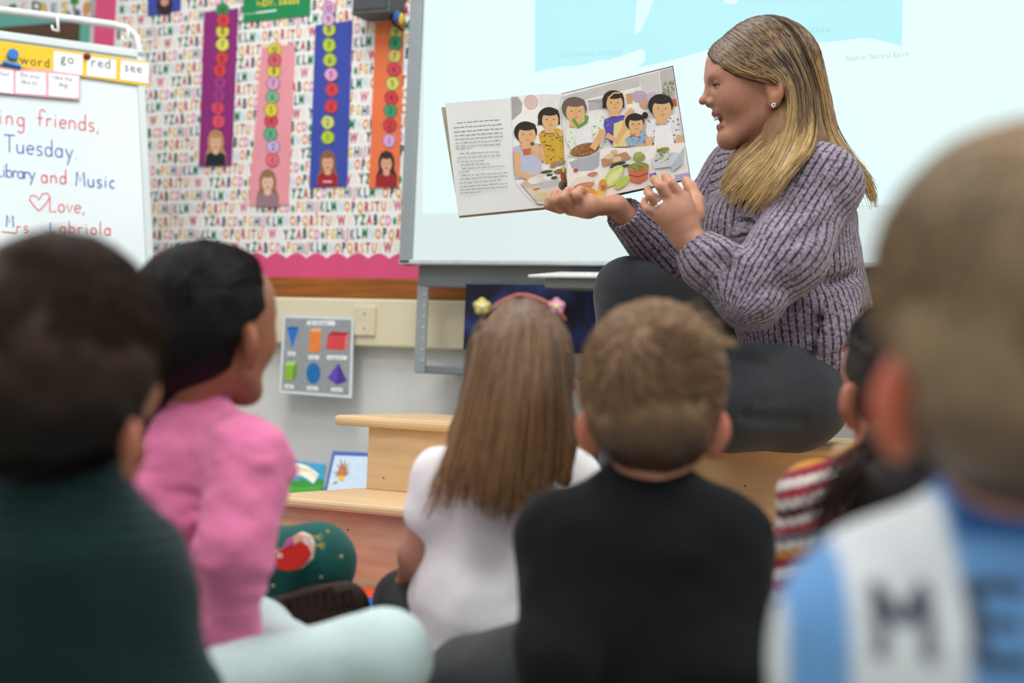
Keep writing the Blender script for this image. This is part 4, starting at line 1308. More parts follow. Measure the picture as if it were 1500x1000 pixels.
tg = [V_([(1046, 80, 2.63), (1060, 98, 2.585), (1090, 112, 2.56), (1124, 117, 2.56), (1152, 134, 2.565), (1158, 170, 2.565), (1124, 220, 2.55), (1078, 262, 2.54), (1054, 285, 2.54)]),
      V_([(1048, 72, 2.625), (1072, 94, 2.575), (1104, 110, 2.553), (1136, 117, 2.556), (1157, 142, 2.56), (1157, 178, 2.56), (1120, 228, 2.54), (1075, 268, 2.53), (1055, 290, 2.53)]),
      V_([(1056, 62, 2.615), (1096, 92, 2.562), (1138, 113, 2.55), (1162, 155, 2.55), (1136, 222, 2.528), (1096, 270, 2.512), (1072, 300, 2.51)]),
      V_([(1080, 45, 2.61), (1125, 80, 2.558), (1158, 118, 2.543), (1163, 175, 2.533), (1146, 235, 2.515), (1112, 290, 2.495), (1090, 318, 2.495)]),
      V_([(1105, 33, 2.615), (1152, 70, 2.562), (1178, 120, 2.552), (1184, 180, 2.54), (1170, 228, 2.455), (1142, 268, 2.42), (1116, 308, 2.435)]),
      V_([(1120, 28, 2.62), (1170, 66, 2.575), (1194, 120, 2.57), (1200, 178, 2.545), (1194, 222, 2.44), (1168, 246, 2.41), (1140, 280, 2.395), (1122, 310, 2.41)])]
tg2 = [V_([(1120, 28, 2.62), (1170, 66, 2.575), (1196, 120, 2.575), (1206, 180, 2.585), (1216, 220, 2.53), (1226, 250, 2.51), (1235, 280, 2.51)]),
      V_([(1130, 26, 2.63), (1182, 68, 2.60), (1203, 125, 2.60), (1213, 185, 2.60), (1232, 225, 2.56), (1262, 258, 2.545), (1280, 302, 2.55)]),
      V_([(1135, 25, 2.65), (1186, 68, 2.65), (1209, 130, 2.66), (1222, 190, 2.67), (1250, 236, 2.64), (1278, 272, 2.62), (1286, 308, 2.62)]),
      V_([(1133, 26, 2.67), (1180, 72, 2.705), (1198, 140, 2.72), (1203, 205, 2.73), (1220, 260, 2.73), (1240, 300, 2.73)])]
St, lk = guide_strands(tg, 2300, 15, 0.0028, 16, 5)
St2, lk2 = guide_strands(tg2, 1300, 15, 0.0030, 16, 6)
St = np.concatenate([St, St2]); lk = np.concatenate([lk, lk2 + lk.max() + 1])
St = push_out(push_out(St, TH, r=(0.468, 0.385, 0.43)), TH, (0.17, 0, 0.16), (0.275, 0.305, 0.30))
rng = np.random.default_rng(3)
root, mid, tip = np.array(hexc('#3b2a1f')), np.array(hexc('#8f6f48')), np.array(hexc('#c9aa72'))
s_ = np.linspace(0, 1, 15)[None, :, None]
lv = rng.random(lk.max() + 1)[lk][:, None, None]
ss = np.clip(s_ * 1.2 + (lv - 0.55) * 0.95, 0, 1)
cols = np.where(ss < 0.45, root + (mid - root) * ss / 0.45, mid + (tip - mid) * (ss - 0.45) / 0.55)
cols = cols * (0.75 + 0.5 * rng.random(len(lk))[:, None, None])
strands_mesh('hair', St, 0.0011, HAIR_B, tp, cols)
ng = [V_([(1143, 158, 2.562), (1122, 190, 2.568), (1090, 228, 2.565), (1060, 262, 2.56)]), V_([(1148, 160, 2.56), (1124, 200, 2.562), (1086, 238, 2.56), (1056, 272, 2.56)]), V_([(1152, 165, 2.565), (1120, 208, 2.565), (1080, 245, 2.56), (1052, 280, 2.56)]), V_([(1154, 165, 2.56), (1126, 215, 2.55), (1086, 258, 2.535), (1060, 296, 2.53)]), V_([(1156, 168, 2.555), (1135, 222, 2.535), (1102, 272, 2.51), (1080, 312, 2.505)])]
St, lk = guide_strands(ng, 1000, 16, 0.0035, 14, 12)
lv = rng.random(lk.max() + 1)[lk][:, None, None]
cols = mid + (tip - mid) * np.clip(np.linspace(0, 1, 16)[None, :, None] * 0.9 + (lv - 0.5) * 0.9, 0, 1)
cols = cols * (0.7 + 0.5 * rng.random(len(lk))[:, None, None])
strands_mesh('hair', St, 0.0011, HAIR_B, tp, cols)
fg = [V_([(1050, 80, 2.65), (1056, 75, 2.70), (1075, 110, 2.74), (1090, 180, 2.745), (1078, 240, 2.72), (1056, 275, 2.69)]), V_([(1062, 60, 2.66), (1080, 70, 2.72), (1110, 130, 2.745), (1105, 200, 2.745), (1085, 260, 2.70), (1070, 295, 2.67)])]
St, lk = guide_strands(fg, 350, 16, 0.004, 14, 8)
St = push_out(St, TH)
cols = np.repeat((mid + (tip - mid) * np.linspace(0, 1, 16)[:, None])[None], len(lk), 0) * (0.7 + 0.5 * rng.random(len(lk))[:, None, None])
strands_mesh('hair', St, 0.0011, HAIR_B, tp, cols)
tag(tp, 'woman in mauve ribbed sweater and charcoal jeans reading aloud on the bench', 'person')

# ---- the picture book she holds
tb = empty('picture_book', C(840, 300, 2.58))
LZc, GZc, RZc = 2.545, 2.615, 2.565
Ltl, Lbl = C(652, 151, LZc), C(671, 316, LZc)
Gt, Gb = C(822, 138, GZc), C(830, 300, GZc)
Rtr, Rbr = C(985, 98, RZc), C(1011, 261, RZc)
plL, plR = plane3(Ltl, Lbl, Gb), plane3(Gt, Gb, Rbr)
back = FWD * 0.004
def cv(pts, name, m, th, bev=0.0):
    b = MB(); b.prism(pts, th); return b.build(name, m, tb, bevel=bev)
M_cov = mat('book_cover', '#cbbfa6', 0.5, 0.08, 20)
M_pg = mat('book_paper', '#e4e6e2', 0.6, 0.03, 8)
cv([C(646, 157, LZc + 0.012), C(673, 319, LZc + 0.012), C(829, 304, GZc + 0.012), C(822, 145, GZc + 0.012)], 'cover', M_cov, FWD * 0.003)
cv([C(822, 137, GZc + 0.012), C(831, 303, GZc + 0.012), C(1012, 263, RZc + 0.008), C(986, 96, RZc + 0.008)], 'cover', mat('book_cover_dark', '#4a463f', 0.5), FWD * 0.003)
Gl = on(822, 138, plL)
cv([Ltl, Lbl, Gb, on(822, 138, plL)], 'page_block', M_pg, FWD * 0.009)
cv([on(822, 138, plR), Gb, Rbr, on(985, 98, plR)], 'page_block', M_pg, FWD * 0.006)
z3 = lambda x, y: (630 + x / 3.6585, 80 + y / 3.66)
def Z3(l): return [z3(*p) for p in l]
pr = Print(plL, 0.0005, 0.00003)
rnd = random.Random(2)
rows = [(143, 366, 383, 347), (128, 392, 388, 372), (129, 414, 390, 394), (132, 434, 388, 418), (134, 454, 392, 437), (136, 474, 384, 458), (138, 492, 390, 478), (138, 506, 220, 499), (160, 530, 370, 520), (146, 552, 384, 540), (148, 574, 300, 566), (165, 592, 330, 584), (172, 612, 398, 596), (154, 630, 215, 625), (172, 648, 414, 632), (158, 668, 416, 650), (160, 690, 380, 672), (162, 710, 412, 690), (164, 726, 416, 708), (165, 742, 270, 735)]
for (x0, y0, x1, y1) in rows:
    x = x0
    while x < x1 - 6:
        w = rnd.uniform(10, 32); xe = min(x + w, x1)
        f0, f1 = (x - x0) / (x1 - x0), (xe - x0) / (x1 - x0)
        pr.stroke([z3(x, y0 + (y1 - y0) * f0), z3((x + xe) / 2, y0 + (y1 - y0) * (f0 + f1) / 2 + rnd.uniform(-2, 2)), z3(xe, y0 + (y1 - y0) * f1)], 1.0, '85888c')
        x = xe + 6
pr.build('page_text', None, tb)
SK, BLK = 'dcae7c', '2b2724'
def person_art(pr, hx, hy, hr, hair_, shirt, shirt_poly, apron=None, dots=None, hairstyle='bob', nd=30):
    pr.p(Z3(shirt_poly), shirt)
    rn = random.Random(int(hx))
    if dots:
        xs = [p[0] for p in shirt_poly]; ys = [p[1] for p in shirt_poly]
        for _ in range(nd):
            x, y = rn.uniform(min(xs) + 12, max(xs) - 12), rn.uniform(min(ys) + 8, max(ys) - 8)
            w = rn.uniform(4, 8)
            pr.p(Z3([(x - w, y), (x, y - w * 0.6), (x + w, y), (x, y + w * 0.6)]), dots)
    if apron:
        pr.p(Z3(apron[1]), apron[0])
    pr.p(Z3([(hx - hr * 0.4, hy + hr * 0.6), (hx + hr * 0.4, hy + hr * 0.6), (hx + hr * 0.55, hy + hr * 1.45), (hx - hr * 0.5, hy + hr * 1.45)]), SK)
    pr.e(*z3(hx - 3, hy - hr * 0.22), hr * 1.13 / 3.66, hr * 1.02 / 3.66, hair_)
    if hairstyle == 'bob':
        pr.p(Z3([(hx - hr * 1.1, hy - hr * 0.3), (hx + hr * 1.05, hy - hr * 0.3), (hx + hr * 1.1, hy + hr * 0.55), (hx - hr * 1.2, hy + hr * 0.6)]), hair_)
    pr.e(*z3(hx + hr * 0.08, hy + hr * 0.15), hr * 0.85 / 3.66, hr * 0.98 / 3.66, SK)
    pr.e(*z3(hx, hy - hr * 0.75), hr * 0.95 / 3.66, hr * 0.42 / 3.66, hair_)
    for q in (-0.28, 0.42):
        pr.e(*z3(hx + hr * q, hy + hr * 0.05), 0.9, 1.1, '2a2220', n=8)
    pr.stroke([z3(hx + hr * 0.0, hy + hr * 0.6), z3(hx + hr * 0.3, hy + hr * 0.6)], 0.9, 'a8543f')
    pr.stroke([z3(hx + hr * 0.12, hy + hr * 0.15), z3(hx + hr * 0.16, hy + hr * 0.38)], 0.6, 'b98850')
def limb(pr, pts, w, col=SK):
    pr.stroke([z3(*p) for p in pts], w / 3.66, col)
pr = Print(plL, 0.0007, 0.00003)
pr.p(Z3([(432, 222), (640, 210), (712, 222), (738, 800), (560, 800), (500, 740), (460, 690), (447, 500)]), 'eeebe4')
pr.p(Z3([(434, 228), (470, 226), (495, 260), (490, 310), (440, 352)]), 'a9a6a2'); pr.e(*z3(541, 255), 10.5, 11, 'd1b3a6'); pr.e(*z3(541, 255), 9, 9.5, 'd9c0b4')
pr.p(Z3([(580, 215), (690, 212), (700, 290), (590, 280)]), 'e2e0da')
person_art(pr, 640, 345, 52, BLK, 'cfa63a', [(600, 405), (690, 395), (722, 420), (735, 580), (620, 590), (580, 430)], None, '66652e', nd=45)
limb(pr, [(690, 430), (712, 420)], 26)
person_art(pr, 515, 425, 55, BLK, 'c98f7a', [(452, 495), (520, 470), (600, 480), (615, 560), (560, 640), (450, 600)], ('b9bfd2', [(448, 500), (480, 485), (500, 535), (545, 535), (575, 470), (595, 560), (600, 650), (460, 665)]), None, hairstyle='short')
pr.p(Z3([(497, 510), (540, 500), (535, 535), (503, 540)]), 'c9664a')
limb(pr, [(590, 495), (612, 570), (560, 520), (552, 480)], 30); limb(pr, [(465, 520), (470, 635), (540, 660), (600, 655)], 34)
pr.e(*z3(548, 478), 3, 3, '4f5a48')
pr.p(Z3([(485, 690), (560, 650), (690, 610), (738, 600), (740, 800), (580, 800)]), 'd8cfbe')
pr.e(*z3(540, 690), 13, 7, 'c7b59f', -10); pr.e(*z3(560, 675), 10, 5, 'dfe0d6', -5); pr.p(Z3([(570, 690), (690, 665), (690, 700), (600, 720)]), 'b8babb')
for (x, y, w, h, c) in [(640, 655, 9, 4, 'e4e6e0'), (625, 628, 9, 2.5, '4b5a38'), (640, 645, 5, 2, '3f5233'), (665, 660, 5, 2.4, '47583a'), (705, 625, 12, 4, '8a6a48'), (720, 700, 9, 8, '5d6a3c'), (715, 660, 4, 11, '8a4a36'), (714, 615, 2, 5, 'd5b94a'), (600, 760, 13, 6, 'd7c49d'), (570, 720, 6, 1.6, 'c9822f'), (690, 580, 12, 3, '9a8a70'), (660, 597, 5, 2, 'b9722f')]:
    pr.e(*z3(x, y), w, h, c, -8)
for q in range(10):
    pr.stroke([z3(700 + q * 4, 720 - q), z3(712 + q * 5, 685 + q)], 0.8, '2f3a24')
pr.build('page_illustration', None, tb)
pr = Print(plR, 0.0007, 0.00003)
pr.p(Z3([(706, 214), (1298, 68), (1390, 664), (735, 800)]), 'eae6de')
pr.p(Z3([(708, 225), (1120, 115), (1125, 170), (712, 270)]), 'c6c2bd'); pr.p(Z3([(1120, 118), (1225, 90), (1240, 250), (1140, 240)]), 'cfcac6'); pr.p(Z3([(1230, 88), (1298, 70), (1320, 240), (1245, 250)]), 'bdb6b2')
pr.p(Z3([(846, 245), (930, 232), (935, 290), (852, 300)]), 'b4b2b2'); pr.e(*z3(880, 250), 11, 2, 'a3a1a1')
pr.p(Z3([(1050, 212), (1082, 205), (1085, 262), (1056, 265)]), 'd29d5a'); pr.e(*z3(1120, 225), 12, 9, 'b9a3b4'); pr.e(*z3(1150, 265), 8, 8, 'c8a08c'); pr.e(*z3(1190, 230), 8, 8, 'c5b4b8')
pr.p(Z3([(1280, 240), (1320, 235), (1326, 275), (1288, 280)]), 'c46e44')
rn = random.Random(9)
for _ in range(40):
    pr.e(*z3(rn.uniform(1245, 1310), rn.uniform(140, 225)), 1.3, 1.0, rn.choice(['7f8a52', '97996a', '6a7446', 'a9a878']), n=7)
limb(pr, [(1285, 235), (1275, 180)], 4, '7d7a50')
person_art(pr, 775, 300, 60, '6b5d55', 'e6ecdf', [(735, 350), (850, 320), (930, 350), (940, 420), (920, 500), (760, 520), (725, 450)], None, '8fb03c', hairstyle='short', nd=38)
pr.p(Z3([(790, 400), (860, 380), (880, 480), (800, 500), (775, 470)]), 'e6e8e8'); pr.stroke([z3(765, 345), z3(795, 385), z3(835, 360), z3(840, 325)], 5, '6f9a3a')
person_art(pr, 985, 255, 52, BLK, '5d4fa8', [(935, 345), (1000, 325), (1060, 325), (1062, 420), (1000, 480), (965, 475), (930, 380)], ('e0cf86', [(985, 370), (1035, 350), (1080, 400), (1075, 490), (980, 495)]), '8478c4', nd=22)
limb(pr, [(945, 430), (1000, 460), (1040, 400), (1060, 320), (1085, 290)], 30)
limb(pr, [(952, 235), (985, 205), (1020, 205)], 8, 'd8b068')
person_art(pr, 1100, 370, 46, BLK, '8fb0c4', [(1045, 450), (1090, 420), (1155, 415), (1165, 485), (1060, 500)], None, 'b8525c', hairstyle='short', nd=16)
pr.e(*z3(1152, 325), 4.5, 5, BLK); limb(pr, [(1080, 505), (1150, 490), (1170, 480)], 20); limb(pr, [(1070, 440), (1100, 425)], 8, 'c25a5a')
person_art(pr, 1238, 285, 60, BLK, 'e2e2e2', [(1165, 355), (1235, 335), (1320, 320), (1350, 440), (1300, 470), (1180, 470), (1155, 420)], ('ebebea', [(1205, 390), (1290, 370), (1310, 490), (1200, 500)]), '8d6068', hairstyle='short', nd=28)
limb(pr, [(1172, 440), (1178, 560)], 36); limb(pr, [(1340, 430), (1330, 490), (1290, 555)], 36)
pr.p(Z3([(735, 560), (940, 500), (1070, 500), (1365, 470), (1390, 664), (735, 800)]), 'ece7de')
pr.p(Z3([(745, 575), (910, 520), (905, 600), (870, 622), (800, 625), (760, 610)]), 'a9b0b6'); pr.e(*z3(830, 515), 24, 11, 'b9bfc4', -14); pr.e(*z3(830, 510), 22, 9.5, '96693a', -14)
for _ in range(70):
    a, r = rn.uniform(0, 6.28), rn.random() ** 0.5
    pr.e(*z3(830 + 75 * r * math.cos(a) * 0.97, 510 + 32 * r * math.sin(a) - 18 * r * math.cos(a)), 1.1, 0.8, rn.choice(['c08f52', '7a5230', 'a8773e', 'cda467']), n=6)
limb(pr, [(925, 400), (905, 450), (870, 505)], 34)
pr.p(Z3([(915, 560), (1050, 520), (1080, 555), (925, 600)]), 'b98a62')
for (x, y, w, h, c) in [(960, 545, 7, 4, 'd9c39a'), (1000, 560, 7, 4, 'd7bf96'), (985, 520, 5, 3, 'd3b48a'), (1120, 550, 9, 6, '8f9a4a'), (1115, 535, 7, 4, 'a4aa5c'), (1250, 510, 9, 3.5, '8a9450'), (1200, 580, 2, 2, 'e0e0e0'), (1010, 585, 11, 2.2, '3a3a3e'), (1050, 595, 6, 2, '47474a'), (980, 600, 5, 2, '4a4a4c'), (820, 680, 15, 8, 'e3dccb'), (825, 700, 16, 4, 'c98a70'), (870, 640, 8, 3, 'c9846c'), (780, 620, 3.5, 2.5, 'c23c34')]:
    pr.e(*z3(x, y), w, h, c, -12)
pr.e(*z3(985, 650), 19, 10, 'c3cf6a', -50); pr.e(*z3(1030, 685), 14, 6, 'b5c65a', -40); pr.e(*z3(975, 660), 12, 5, 'd8dc92', -55); pr.e(*z3(1005, 640), 11, 4, 'dde0a4', -55)
pr.p(Z3([(1058, 605), (1172, 590), (1165, 665), (1120, 690), (1075, 680)]), 'cf6a48'); pr.e(*z3(1115, 600), 15.5, 6, '8a8f42', -6); pr.stroke([z3(1064, 645), z3(1115, 655), z3(1168, 635)], 1.6, '4b5560')
for _ in range(26):
    x, y = rn.uniform(1070, 1160), rn.uniform(588, 615)
    pr.stroke([z3(x, y), z3(x + rn.uniform(-14, 14), y + rn.uniform(-6, 6))], 0.9, rn.choice(['a4a95a', '6d7434', 'bcc07a']))
pr.p(Z3([(1185, 560), (1300, 520), (1350, 530), (1290, 600), (1200, 610)]), 'c9ced2'); pr.p(Z3([(1290, 600), (1365, 490), (1350, 590), (1300, 625)]), 'b4bcc4')
for _ in range(34):
    x, y = rn.uniform(1205, 1280), rn.uniform(515, 575)
    pr.stroke([z3(x, y), z3(x + rn.uniform(-10, 22), y + rn.uniform(-16, 12))], 1.1, rn.choice(['6f7c38', '4d5a28', '98a24e', 'b8bd76']))
pr.p(Z3([(1175, 640), (1210, 630), (1215, 655), (1180, 662)]), '7a5cb0'); pr.p(Z3([(1310, 645), (1386, 630), (1390, 660), (1318, 680)]), 'b8aed0')
for q in range(6):
    pr.stroke([z3(1315 + q * 13, 645 - q * 2.5), z3(1321 + q * 13, 678 - q * 2.5)], 0.7, '8a7cb4')
pr.p(Z3([(890, 730), (930, 720), (935, 765), (895, 775)]), 'd9b93a'); pr.e(*z3(925, 700), 6, 9, 'cf9a4a'); pr.e(*z3(830, 735), 16, 7, 'd99a3e', 0); pr.p(Z3([(915, 700), (940, 697), (942, 725), (918, 730)]), 'c4653a')
pr.build('page_illustration', None, tb)
tag(tb, 'open picture book with a kitchen scene held up beside the whiteboard', 'book')
# ------------------------------------------------------------------ the children on the rug
def gen_hand(S, wrist, d, n, t, L=0.12):
    """loosely curled hand: d towards the fingers, n out of the palm, t towards the thumb"""
    w, d, n, t = Vector(wrist), unit(d), unit(n), unit(t)
    pc = w + d * 0.42 * L
    S.cone(w, pc, 0.018, 0.021, 0.01, flat=(n, 0.75))
    for i, (o, l) in enumerate(((0.20, 0.92), (0.065, 1.0), (-0.07, 0.95), (-0.19, 0.78))):
        b0 = w + d * 0.46 * L + t * o * L
        b1 = b0 + (d * 0.22 + n * 0.06) * L * l
        b2 = b1 + (d * 0.10 + n * 0.15) * L * l
        b3 = b2 + (-d * 0.02 + n * 0.14) * L * l
        S.chain([b0, b1, b2, b3], [0.0085, 0.0078, 0.007, 0.006], 0.003)
    S.chain([w + d * 0.12 * L + t * 0.14 * L, w + d * 0.32 * L + (t * 0.30 + n * 0.08) * L, w + d * 0.52 * L + (t * 0.30 + n * 0.16) * L], [0.011, 0.0088, 0.007], 0.006)

def KH(px, z, h):
    return HT(px, z, h + 0.02)
HAIR_D = mat('hair_strand_dark', '#1a1412', 0.5, 0.12, 60, attr='Col', spec=0.18)
FLOOR_CUT = lambda P: 0.018 - P[:, 2]      # nobody sinks into the rug
class Kid:
    def __init__(s, base, hc, look, H, neck, sh, el, wr, pel, kn, an, up=UP, z0=0.0):
        s.root = empty('person', base)
        s.h = Head(hc, look, H, up)
        s.neck, s.sh, s.el, s.wr, s.pel, s.kn, s.an = Vector(neck), sh, el, wr, Vector(pel), kn, an
        f = Vector((s.h.F.x, s.h.F.y, 0)).normalized()
        s.f, s.l = f, Vector((-f.y, f.x, 0))
        s.hips = [s.pel + s.l * 0.055, s.pel - s.l * 0.055]; s.pw = 0.115
    def body(s, skin, m, hv=0.0048, ear=1.0, blush=0.3, lip='#b0645c', eu=-0.08, out=0.35):
        S = Sdf(); h = s.h
        h.skull(S, child=True, ear=ear, eu=eu, out=out)
        S.cone(h.p(-0.14, 0, -0.18), s.neck, 0.040, 0.044, 0.025)
        mid = (s.neck + s.pel) / 2
        S.cone(s.neck - UP * 0.02, mid, 0.04, 0.05, 0.02); S.cone(mid, s.pel, 0.05, 0.055, 0.02)
        S.cone(s.sh[0], s.sh[1], 0.027, 0.027, 0.02)
        for q in (0, 1):
            S.cone(s.sh[q], s.el[q], 0.028, 0.024, 0.012); S.cone(s.el[q], s.wr[q], 0.024, 0.018, 0.012)
            d = unit(s.wr[q] - s.el[q])
            t = (s.l if q == 1 else -s.l)
            n = unit(Vector((0, 0, -1)) - d * -d.z) if abs(d.z) < 0.9 else s.f
            t2 = n.cross(d) * (1 if (n.cross(d)).dot(t) > 0 else -1)
            gen_hand(S, s.wr[q], d, n, t2, 0.105)
            hip = s.hips[q]
            S.cone(hip, s.kn[q], 0.045, 0.04, 0.02); S.cone(s.kn[q], s.an[q], 0.04, 0.028, 0.015)
        S.cut(FLOOR_CUT)
        o = S.build('body', m, s.root, h=hv, col=h.skin_colors(skin, lip, blush))
        h.eyes(s.root, '#3a2a20')
        return o
    def top(s, m, chest, belly, r_sh=0.043, r_el=0.042, r_wr=0.034, sleeve=1.0, fold=0.004, seed=1, hv=0.0045, col=None, extra=None, collar=0.048, name='shirt', attrs=None):
        """chest and belly: (centre, (across, up, deep))"""
        S = Sdf()
        ax = (s.axr, UP, s.axd)
        S.ell(chest[0], chest[1], ax, 0.04); S.ell(belly[0], belly[1], ax, 0.05)
        S.cone(s.sh[0], s.sh[1], r_sh, r_sh, 0.04)
        S.cone(s.neck - UP * 0.012, s.neck - UP * 0.06, collar, collar + 0.02, 0.03)
        for q in (0, 1):
            if sleeve >= 1:
                S.cone(s.sh[q], s.el[q], r_sh, r_el, 0.025); S.cone(s.el[q], s.wr[q], r_el, r_wr, 0.02)
            else:
                S.cone(s.sh[q], s.sh[q] + (s.el[q] - s.sh[q]) * sleeve, r_sh, r_sh * 0.98, 0.025)
        if extra:
            extra(S)
        S.disp(folds(fold, 15, seed)); S.cut(FLOOR_CUT)
        return S.build(name, m, s.root, h=hv, col=col, attrs=attrs)
    def pants(s, m, r=(0.085, 0.075, 0.058, 0.042), seed=3, hv=0.005, fold=0.003, col=None, name='trousers'):
        S = Sdf()
        S.ell(s.pel, (s.pw * 0.88, 0.075, 0.075), (s.l, Vector((0, 0, 1)), s.f), 0.03)
        for q in (0, 1):
            hip = s.hips[q]
            S.cone(hip, s.kn[q], r[1], r[2], 0.03); S.cone(s.kn[q], s.an[q], r[2] * 0.92, r[3], 0.02)
        S.disp(folds(fold, 14, seed)); S.cut(FLOOR_CUT)
        return S.build(name, m, s.root, h=hv, col=col)
    def shoes(s, m):
        for q in (0, 1):
            S = Sdf(); a = s.an[q]
            d = unit(s.an[q] - s.kn[q]); d = unit(Vector((d.x, d.y, 0)) + s.f * 0.4)
            S.cone(Vector((a.x, a.y, max(a.z, 0.055))), Vector((a.x, a.y, 0.055)) + d * 0.10, 0.034, 0.028, 0.02)
            S.build('shoe', m, s.root, h=0.006)
    def seat_legs(s, spread=0.19, fwd=0.2):
        pass
def lap(pel, f, l, kh=0.10, spread=0.19, fw=0.2):
    """crossed legs: knees out to the sides, ankles in front"""
    p = Vector((pel.x, pel.y, 0.02))
    kn = [p + f * fw + l * spread + Vector((0, 0, kh)), p + f * fw - l * spread + Vector((0, 0, kh))]
    an = [p + f * (fw + 0.05) - l * 0.04 + Vector((0, 0, 0.06)), p + f * (fw + 0.0) + l * 0.05 + Vector((0, 0, 0.05))]
    return kn, an

def short_hair(k, base_col, tip_col, seed, fwd=0.0, lc_=(-0.12, -0.06), lr_=(0.37, 0.31, 0.33), hm=None, nape=-0.22, count=5000, length=0.032, thick=0.0, name='hair', swirl=0.4, cap=(0.45, 0.36, 0.375), w=0.0007, bump=0.004, lowcol=None, lift=0.055):
    """cropped hair: a soft cap plus strands lying along the flow from the crown"""
    h = k.h
    S = Sdf()
    h.ell(S, -0.055, 0, 0.14, cap[0] + thick - 0.02, cap[1] + thick - 0.02, cap[2] + thick - 0.02, 0.02)
    h.ell(S, lc_[0], 0, lc_[1], lr_[0] - 0.01, lr_[1] - 0.01, lr_[2], 0.05)
    def hl(P):
        f, l, u = h.loc(P)
        line = fwd + np.where(u > 0.08, 0.02 + (u - 0.08) * 1.6, np.where(u > -0.12, -0.08, -0.10 - (-0.12 - u) * 0.6))
        g1 = (f - line) * h.H * 0.5
        g2 = (nape - u) * h.H
        return np.maximum(g1, g2)
    S.cut(hl)
    S.disp(folds(bump, 38, seed))
    bc, tc_, lc = np.array(hexc(base_col)), np.array(hexc(tip_col)), np.array(hexc(lowcol or base_col))
    def col(P):
        f, l, u = h.loc(P)
        n = 0.5 + 0.3 * vnoise(P, 70, seed)
        c = bc + (tc_ - bc) * (n * 0.6)[:, None]
        wl = np.clip((0.02 - u) / 0.2, 0, 1)[:, None]
        return c * (1 - wl) + lc * wl
    S.build('hair_cap', hm or HAIR_B, k.root, h=0.0045, col=col)
    rng = np.random.default_rng(seed)
    d = rng.normal(0, 1, (count * 2, 3)); d /= np.linalg.norm(d, axis=1, keepdims=True)
    c0 = np.array([-0.055, 0, 0.14]); r0 = np.array(cap) + thick
    f, l, u = (c0 + d * r0).T
    line = fwd + np.where(u > 0.08, 0.04 + (u - 0.08) * 1.6, -0.10)
    keep = (f < line) & (u > nape + 0.04)
    d = d[keep][:count]
    B = np.stack([A3(h.F), A3(h.L), A3(h.U)])
    n = 5
    crown = np.array([-0.55, 0.1, 0.8]); crown /= np.linalg.norm(crown)
    P = d.copy()
    S_ = []
    sw = swirl + rng.normal(0, 0.25, len(d))
    for i in range(n):
        S_.append(A3(h.c) + ((c0 + P * r0 * (0.985 + lift * i / n * (0.5 + rng.random(len(d))[:, None]))) @ B) * h.H)
        flow = P - crown; flow -= P * (flow * P).sum(1, keepdims=True)
        flow /= np.linalg.norm(flow, axis=1, keepdims=True) + 1e-6
        side = np.cross(P, flow)
        P = P + (flow * np.cos(sw)[:, None] + side * np.sin(sw)[:, None]) * (length / n / (h.H * 0.38))
        P /= np.linalg.norm(P, axis=1, keepdims=True)
    St = np.stack(S_, 1)
    St = push_out(St, h, (lc_[0], 0, lc_[1]), lr_, 0.01, seed)
    cc = bc + (tc_ - bc) * rng.random((len(d), 1)) ** 1.2
    uu = (c0 + d * r0)[:, 2]
    wl = np.clip((0.02 - uu) / 0.2, 0, 1)[:, None]
    cc = cc * (1 - wl) + lc * wl
    strands_mesh('hair', St, w, hm or HAIR_B, k.root, cc)

def long_hair(k, guides, count, root, tip, seed, jit=0.006, n=12, w=0.0011, push=True, clump=16, curl=0.0, hm=None):
    St, lk = guide_strands(guides, count, n, jit, clump, seed, curl)
    if push:
        St = push_out(St, k.h, seed=seed)
    rng = np.random.default_rng(seed)
    a, b = np.array(hexc(root)), np.array(hexc(tip))
    lv = rng.random(lk.max() + 1)[lk][:, None, None]
    t = np.clip(np.linspace(0, 1, n)[None, :, None] * 0.9 + (lv - 0.5) * 0.8, 0, 1)
    cols = (a + (b - a) * t) * (0.7 + 0.6 * rng.random(len(lk))[:, None, None])
    strands_mesh('hair', St, w, hm or HAIR_B, k.root, cols)

SHOE_K = mat('dark_trainer', '#2a2a2c', 0.6, 0.1, 60)

# ---- boy in black
z = 1.62
pel = KH(942, 1.60, 0.09)
f = Vector((FWD.x, FWD.y, 0)).normalized(); l = Vector((-f.y, f.x, 0))
kn, an = lap(pel, f, l, 0.085, 0.19, 0.16)
kn[0] = C(694, 1002, 1.74); kn[1] = kn[1] + l * 0.09
K = Kid(Vector((pel.x, pel.y, 0)), C(956, 588, 1.60), FWD * 0.95 + RT * 0.06 + UP * 0.16, 0.192, C(952, 712, 1.60),
        [C(822, 785, 1.60), C(1066, 785, 1.60)], [C(818, 960, 1.54), C(1070, 970, 1.54)], [C(850, 975, 1.68), C(1030, 975, 1.68)], pel, kn, an)
K.axr, K.axd = RT, FWD
K.body('#c98f74', skin_mat('boy_skin'), ear=1.05, blush=0.55, eu=-0.17, out=0.15)
M_blk = fabric('black_jersey', '#141517', 0.9, 0.12, 300, sheen=0.05)
K.top(M_blk, (C(945, 830, 1.61), (0.118, 0.115, 0.085)), (C(942, 960, 1.61), (0.122, 0.12, 0.095)), r_sh=0.046, r_el=0.046, fold=0.005, seed=11, collar=0.050)
K.pants(fabric('grey_joggers', '#3a3e41', 0.95, 0.1, 200), seed=4)
K.shoes(SHOE_K)
short_hair(K, '#5f4530', '#b48f66', 21, nape=-0.36, count=6500, length=0.036, thick=0.02, cap=(0.46, 0.385, 0.42), swirl=0.6, lift=0.10, bump=0.004, lowcol='#4a3628', w=0.0009)
